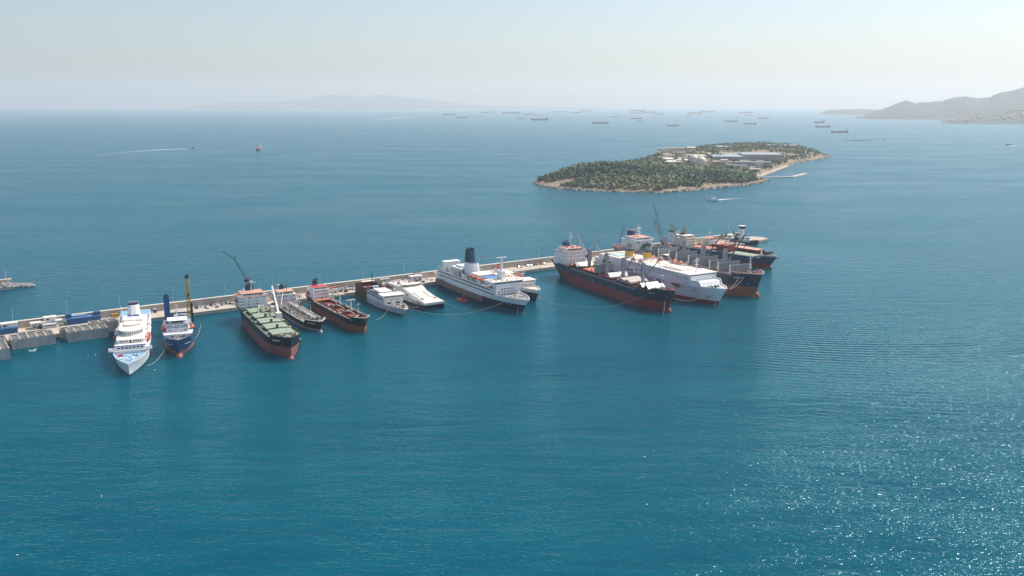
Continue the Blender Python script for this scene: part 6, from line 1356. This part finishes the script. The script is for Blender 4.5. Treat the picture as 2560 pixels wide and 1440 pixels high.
for i in range(80):
    c = tc_[r2.randrange(4, len(tc_) - 14)]; k = r2.choice((1, 1, 2, 2, 3, 4)); a = Vector(c[k]); b = Vector(c[k + 1]); p_ = a.lerp(b, r2.random()); t = thing('hill_house', p_ + Vector((r2.uniform(-20, 20), 0, 2)), r2.uniform(-.5, .5), 'tiny pale house on the near hillside at the right edge', 'house', 'houses on the near hillside')
    sx = r2.uniform(.7, 1.6); t.scale = (sx, sx, sx * .9); e = hme[r2.randrange(2)]; link('wall', e[0], t); link('roof', e[1], t)

# ------------------------------------------------------------------ ships at anchor in the haze
FH = [mat('far_hull_black', (.02, .024, .03), .6), mat('far_hull_red', (.12, .03, .028), .6), mat('far_hull_green', (.03, .06, .055), .6)]
def far_proto(kind, L, hm):
    t = bpy.data.objects.new('anchored_ship', None); COL.objects.link(t); W = L * .16; D = L * .062
    hull(t, L, W, D + 1, [(D * .35, REDB), (99, hm)], REDD if kind != 'tanker' else GREYD, rake=L * .03, fc=L * .014, fcx=.08, bul=.8, lb=.16, lw=.24, a0=.75, aw=.2)
    for k in range(4): tier(t, -L * .97 + k, -L * .86 - k * .5, W * .42, D + 3.2 * k, D + 3.2 * (k + 1), WHITE, lip=.3)
    tier(t, -L * .95, -L * .875, W * .36, D + 12.8, D + 15.8, WHITE, 'wheelhouse', .4); wfront(t, -L * .875 + .1, -W * .33, W * .33, 8, D + 14.5, 1.5, 1.0, name='bridge_window'); piece(t, 'window_band', GLASS, (-L * .91, W * .36 + .05, D + 14.5), (L * .06, .2, 1.0)); piece(t, 'window_band', GLASS, (-L * .91, -W * .36 - .05, D + 14.5), (L * .06, .2, 1.0))
    funnel(t, -L * .985, -L * .945, W * .16, D + 6, D + 21, BLUEF, BLACK, D + 18); mast(t, -L * .91, 0, D + 15.8, 9, WHITE, ((.6, 2.2),), .4); mast(t, -L * .04, 0, D, 12, WHITE, ((.8, 1.2),), .35, radar=False)
    if kind == 'tanker':
        for y in (-1.6, 0, 1.6): MB().tube((-L * .84, y, D + 1.6), (-L * .1, y, D + 1.6), .5, 6).build('deck_pipe', PIPE, t)
        crane(t, -L * .48, 0, D, 9, D + 8, 12, 180, 8, GREYW, .9); clutter(t, -L * .84, -L * .1, -W * .4, W * .4, D, 40, [PIPE, DARK, GREYM], 5, hmax=2.4)
    else:
        n = 5
        for i in range(n): x1 = -L * .09 - i * L * .15; hatch(t, x1 - L * .115, x1, W * .32, D, 2, 1, REDD, GREYH, 2)
        if kind == 'geared':
            for i in range(4): crane(t, -L * .225 - i * L * .15, 0, D, 17, D + 9, 24, 180 if i % 2 else 0, 14, GREYW, 1.6)
    return t
PRO = {}
FLEET = [(1124, 287.5, 36, 't', 0), (1155, 294.7, 25, 'g', 0), (1199, 289, 13, 'b', 2), (1216, 282, 27, 't', 0), (1234, 279, 20, 'b', 0), (1277, 284, 43, 't', 1), (1323, 286.5, 29, 'b', 0), (1348, 289.7, 16, 'b', 1), (1305, 296, 19, 'b', 0), (1350, 300.5, 46, 'g', 0), (1400, 280.6, 27, 'b', 0), (1440, 282, 27, 't', 0), (1466, 277.5, 32, 't', 0),
         (1535, 293, 19, 'g', 2), (1501, 308.7, 39, 'g', 0), (1592, 278, 43, 't', 0), (1590, 284, 29, 'b', 0), (1621, 281.5, 36, 't', 2), (1647, 286, 24, 'g', 0), (1591, 297, 26, 'b', 0), (1602, 303, 19, 't', 0), (1685, 315, 31, 't', 0), (1725, 290.6, 18, 'b', 1), (1737, 284, 36, 't', 0), (1769, 280.6, 36, 't', 0), (1828, 304, 31, 'b', 2), (1875, 310.5, 31, 't', 0), (1864, 282.5, 35, 't', 0),
         (1871, 288, 16, 'b', 0), (1908, 296, 26, 'g', 0), (2054, 307, 41, 'b', 2), (2057, 318, 36, 't', 1), (2099, 331, 41, 't', 0)]
r2 = random.Random(77)
KN = {'t': ('tanker', 'tanker'), 'g': ('geared', 'bulk carrier with deck cranes'), 'b': ('bulker', 'bulk carrier')}
for i, (px, py, pl, k, hm) in enumerate(sorted(FLEET)):
    key = (k, hm); kn, kl = KN[k]; b = gp(px, py); L = pl / F_PX * b.length
    lab = '%s at anchor, %s ship from the left of the far fleet' % (kl, ORD(i)); ang = math.pi + (r2.uniform(-.2, .2) if i % 3 else r2.choice((-1, 1)) * r2.uniform(.35, .8))
    if key not in PRO:
        t = far_proto(kn, 180, FH[hm]); PRO[key] = t
    else: t = copy_tree(PRO[key])
    s_ = max(.3, L / 180); t.scale = (s_, s_, s_); t.rotation_euler = (0, 0, ang); t.location = (b.x - L / 2, b.y + L / 2 * math.sin(-(ang - math.pi)) , 0); tag(t, lab, 'ship', 'ships at anchor in the haze')
# red coaster under way, launches and their wakes
b = gp(643, 377); t = far_proto('bulker', 74, FH[1]); t.name = 'coaster_under_way'; t.location = (b.x, b.y, 0); t.rotation_euler = (0, 0, R(-80)); tag(t, 'red and black coaster under way alone on the open sea', 'ship')
for o in list(t.children):
    if o.name.startswith('hatch_cover'): o.data = o.data.copy(); o.data.materials.clear(); o.data.materials.append(ORANGED if 'hatch' in o.name else CREAM)
FOAMM = bpy.data.materials.new('wake_foam'); FOAMM.use_nodes = True; nn = FOAMM.node_tree; pb_ = nn.nodes['Principled BSDF']; pb_.inputs['Base Color'].default_value = (.8, .84, .85, 1); pb_.inputs['Roughness'].default_value = .8
tcn = nn.nodes.new('ShaderNodeTexCoord'); no_ = nn.nodes.new('ShaderNodeTexNoise'); no_.inputs['Scale'].default_value = .5; no_.inputs['Detail'].default_value = 6; nn.links.new(tcn.outputs['Object'], no_.inputs['Vector'])
at_ = nn.nodes.new('ShaderNodeUVMap'); sep = nn.nodes.new('ShaderNodeSeparateXYZ'); nn.links.new(at_.outputs[0], sep.inputs[0])
mth = nn.nodes.new('ShaderNodeMath'); mth.operation = 'ADD'; nn.links.new(no_.outputs['Fac'], mth.inputs[0]); nn.links.new(sep.outputs['X'], mth.inputs[1]); rg_ = nn.nodes.new('ShaderNodeMapRange'); rg_.inputs[1].default_value = .75; rg_.inputs[2].default_value = 1.25; rg_.inputs[3].default_value = 0; rg_.inputs[4].default_value = .9
nn.links.new(mth.outputs[0], rg_.inputs[0]); nn.links.new(rg_.outputs[0], pb_.inputs['Alpha'])
def wake(pts, w0, w1, label, fade=(.9, .1)):
    P = [gp(*p, .06) for p in pts]; Q = []
    for a, b in zip(P, P[1:]): Q += [a.lerp(b, i / 8) for i in range(8)]
    Q.append(P[-1]); vs2 = []; uv = []; n = len(Q)
    for i, p_ in enumerate(Q):
        d_ = (Q[min(i + 1, n - 1)] - Q[max(i - 1, 0)]).normalized(); nr = Vector((-d_.y, d_.x, 0)); t = i / (n - 1); wd = w0 + (w1 - w0) * t; f = fade[0] + (fade[1] - fade[0]) * t
        for k, e in ((-1, -.35), (0, 0), (1, -.35)): vs2.append(p_ + nr * k * wd / 2); uv.append((f + e, t))
    fs2 = [(3 * i + k, 3 * i + k + 1, 3 * i + k + 4, 3 * i + k + 3) for i in range(n - 1) for k in (0, 1)]
    me = bpy.data.meshes.new('wake'); me.from_pydata([tuple(v) for v in vs2], [], fs2); ul = me.uv_layers.new(name='UVMap')
    for lp in me.loops: ul.data[lp.index].uv = uv[lp.vertex_index]
    me.materials.append(FOAMM); o = link('wake', me, None, 'stuff'); o['label'] = label; return o
def launch(px, py, deg, label, L=16, hm=WHITE, house=True):
    b = gp(px, py); t = thing('motor_launch', (b.x, b.y, 0), R(deg), label, 'boat', 'boats under way'); hull(t, L, L * .28, 2.2, [(.3, BLUEF), (99, hm)], GREYD, rake=1.6, srake=.4, fc=.3, fcx=.3, bul=.4, lb=.45, lw=.5, aw=.7)
    tier(t, -L * .8, -L * .35, L * .1, 1.8, 4.0, WHITE, 'cabin', .2, cham=.5); wfront(t, -L * .35 + .05, -L * .08, L * .08, 3, 3.2, .7, .8); wside(t, -L * .1 - .04, -L * .76, -L * .42, 4, 3.2, 1.0, .8); wside(t, L * .1 + .04, -L * .76, -L * .42, 4, 3.2, 1.0, .8); mast(t, -L * .6, 0, 4, 3, WHITE, ((.6, .7),), .1); return t
launch(486, 371, 4, 'fast dark motor launch drawing a long white wake on the open sea', 24, BLACK); wake([(478, 371.5), (455, 372.5), (410, 373.5), (330, 379), (240, 387), (150, 395)], 9, 60, 'long white wake of the fast launch on the left', (1.0, .15))
launch(1768, 502, 188, 'small white passenger launch in the channel before the island', 18, WHITE); wake([(1783, 501), (1800, 499), (1830, 497), (1900, 493), (2000, 489)], 7, 22, 'white wake of the passenger launch before the island', (1.0, .0))
launch(2515, 362, 175, 'little boat near the right edge with a short wake', 22, BLACK); wake([(2522, 363), (2540, 365), (2570, 369)], 8, 26, 'short wake of the little boat near the right edge', (.95, .2))
launch(182, 281, 0, 'pale speck of a ferry far out on the left horizon', 60); 
launch(1070, 289, 0, 'far white fast ferry, right one of the pair below the mountains', 70); launch(1044, 291, 0, 'far white fast ferry, left one of the pair below the mountains', 70); wake([(1030, 291.5), (990, 295), (930, 301), (860, 307)], 22, 90, 'pale wake of the two far fast ferries', (1.0, .2))
b = gp(1021, 306); t = thing('sailing_boat', (b.x, b.y, 0), R(60), 'lone sailing boat with dark sail far out', 'boat'); hull(t, 14, 4, 1.6, [(99, WHITE)], BEIGED, rake=1, srake=.5, fc=0, fcx=.1, bul=.1, lb=.5, lw=.5); MB().tube((-6, 0, 1), (-6, 0, 20), .2, 6, .12).build('mast', GREYM, t); MB().add([(-6.2, 0, 3), (-13, .8, 3), (-6.2, 0, 19), (-6.2, .15, 3), (-13, .95, 3), (-6.2, .15, 19)], [(0, 1, 2), (5, 4, 3), (0, 3, 4, 1), (1, 4, 5, 2), (2, 5, 3, 0)]).build('mainsail', GREYM, t)
b = gp(90, 877); t = thing('skiff', (b.x, b.y, 0), QA, 'tiny white skiff below the second caisson', 'boat'); hull(t, 3.8, 1.4, .7, [(99, WHITE)], WHITE, rake=.4, srake=.1, fc=0, fcx=.1, bul=.35, lb=.4, lw=.5, aw=.8)
# gulls resting on the water
gm = MB().loft([[(x, .28 * k * math.cos(a), .18 + .22 * k * math.sin(a)) for a in [2 * math.pi * j / 8 for j in range(8)]] for x, k in ((-.6, .1), (-.3, .7), (.1, 1), (.45, .6), (.6, .15))]); me = bpy.data.meshes.new('body'); me.from_pydata(gm.v, [], gm.f); me.materials.append(WHITEC)
hd = MB().loft([[(.55 + x, .14 * k * math.cos(a), .5 + .14 * k * math.sin(a)) for a in [2 * math.pi * j / 8 for j in range(8)]] for x, k in ((-.14, .3), (0, 1), (.12, .6), (.3, .1))]); me2 = bpy.data.meshes.new('head'); me2.from_pydata(hd.v, [], hd.f); me2.materials.append(WHITEC)
for i, (px, py, lb) in enumerate(((220, 889, 'gull on the water left of the cruise ship, left one'), (239, 888, 'gull on the water left of the cruise ship, right one'), (387, 926, 'gull on the water right of the cruise ship bow'), (254, 1241, 'lone gull low in the left of the water'), (43, 1388, 'lone gull at the bottom left of the water'))):
    t = thing('gull', gp(px, py), r2.uniform(0, 6), lb, 'gull', 'gulls on the water'); t.scale = (.8, .8, .8); link('body', me, t); link('head', me2, t)

# ------------------------------------------------------------------ haze
hz = MB().box(-31500, 31500, -31500, 31500, -6, 760); o = hz.build('haze', [], None, kind='stuff'); o['label'] = 'pale summer haze over the sea'
hm_ = bpy.data.materials.new('haze'); hm_.use_nodes = True; n_ = hm_.node_tree; n_.nodes.clear(); out = n_.nodes.new('ShaderNodeOutputMaterial'); pv = n_.nodes.new('ShaderNodeVolumePrincipled'); pv.inputs['Color'].default_value = (*HAZE_COLOR, 1); pv.inputs['Density'].default_value = HAZE_DENSITY; pv.inputs['Anisotropy'].default_value = HAZE_G
n_.links.new(pv.outputs[0], out.inputs['Volume']); o.data.materials.append(hm_)
try: hm_.cycles.homogeneous_volume = True
except Exception: pass
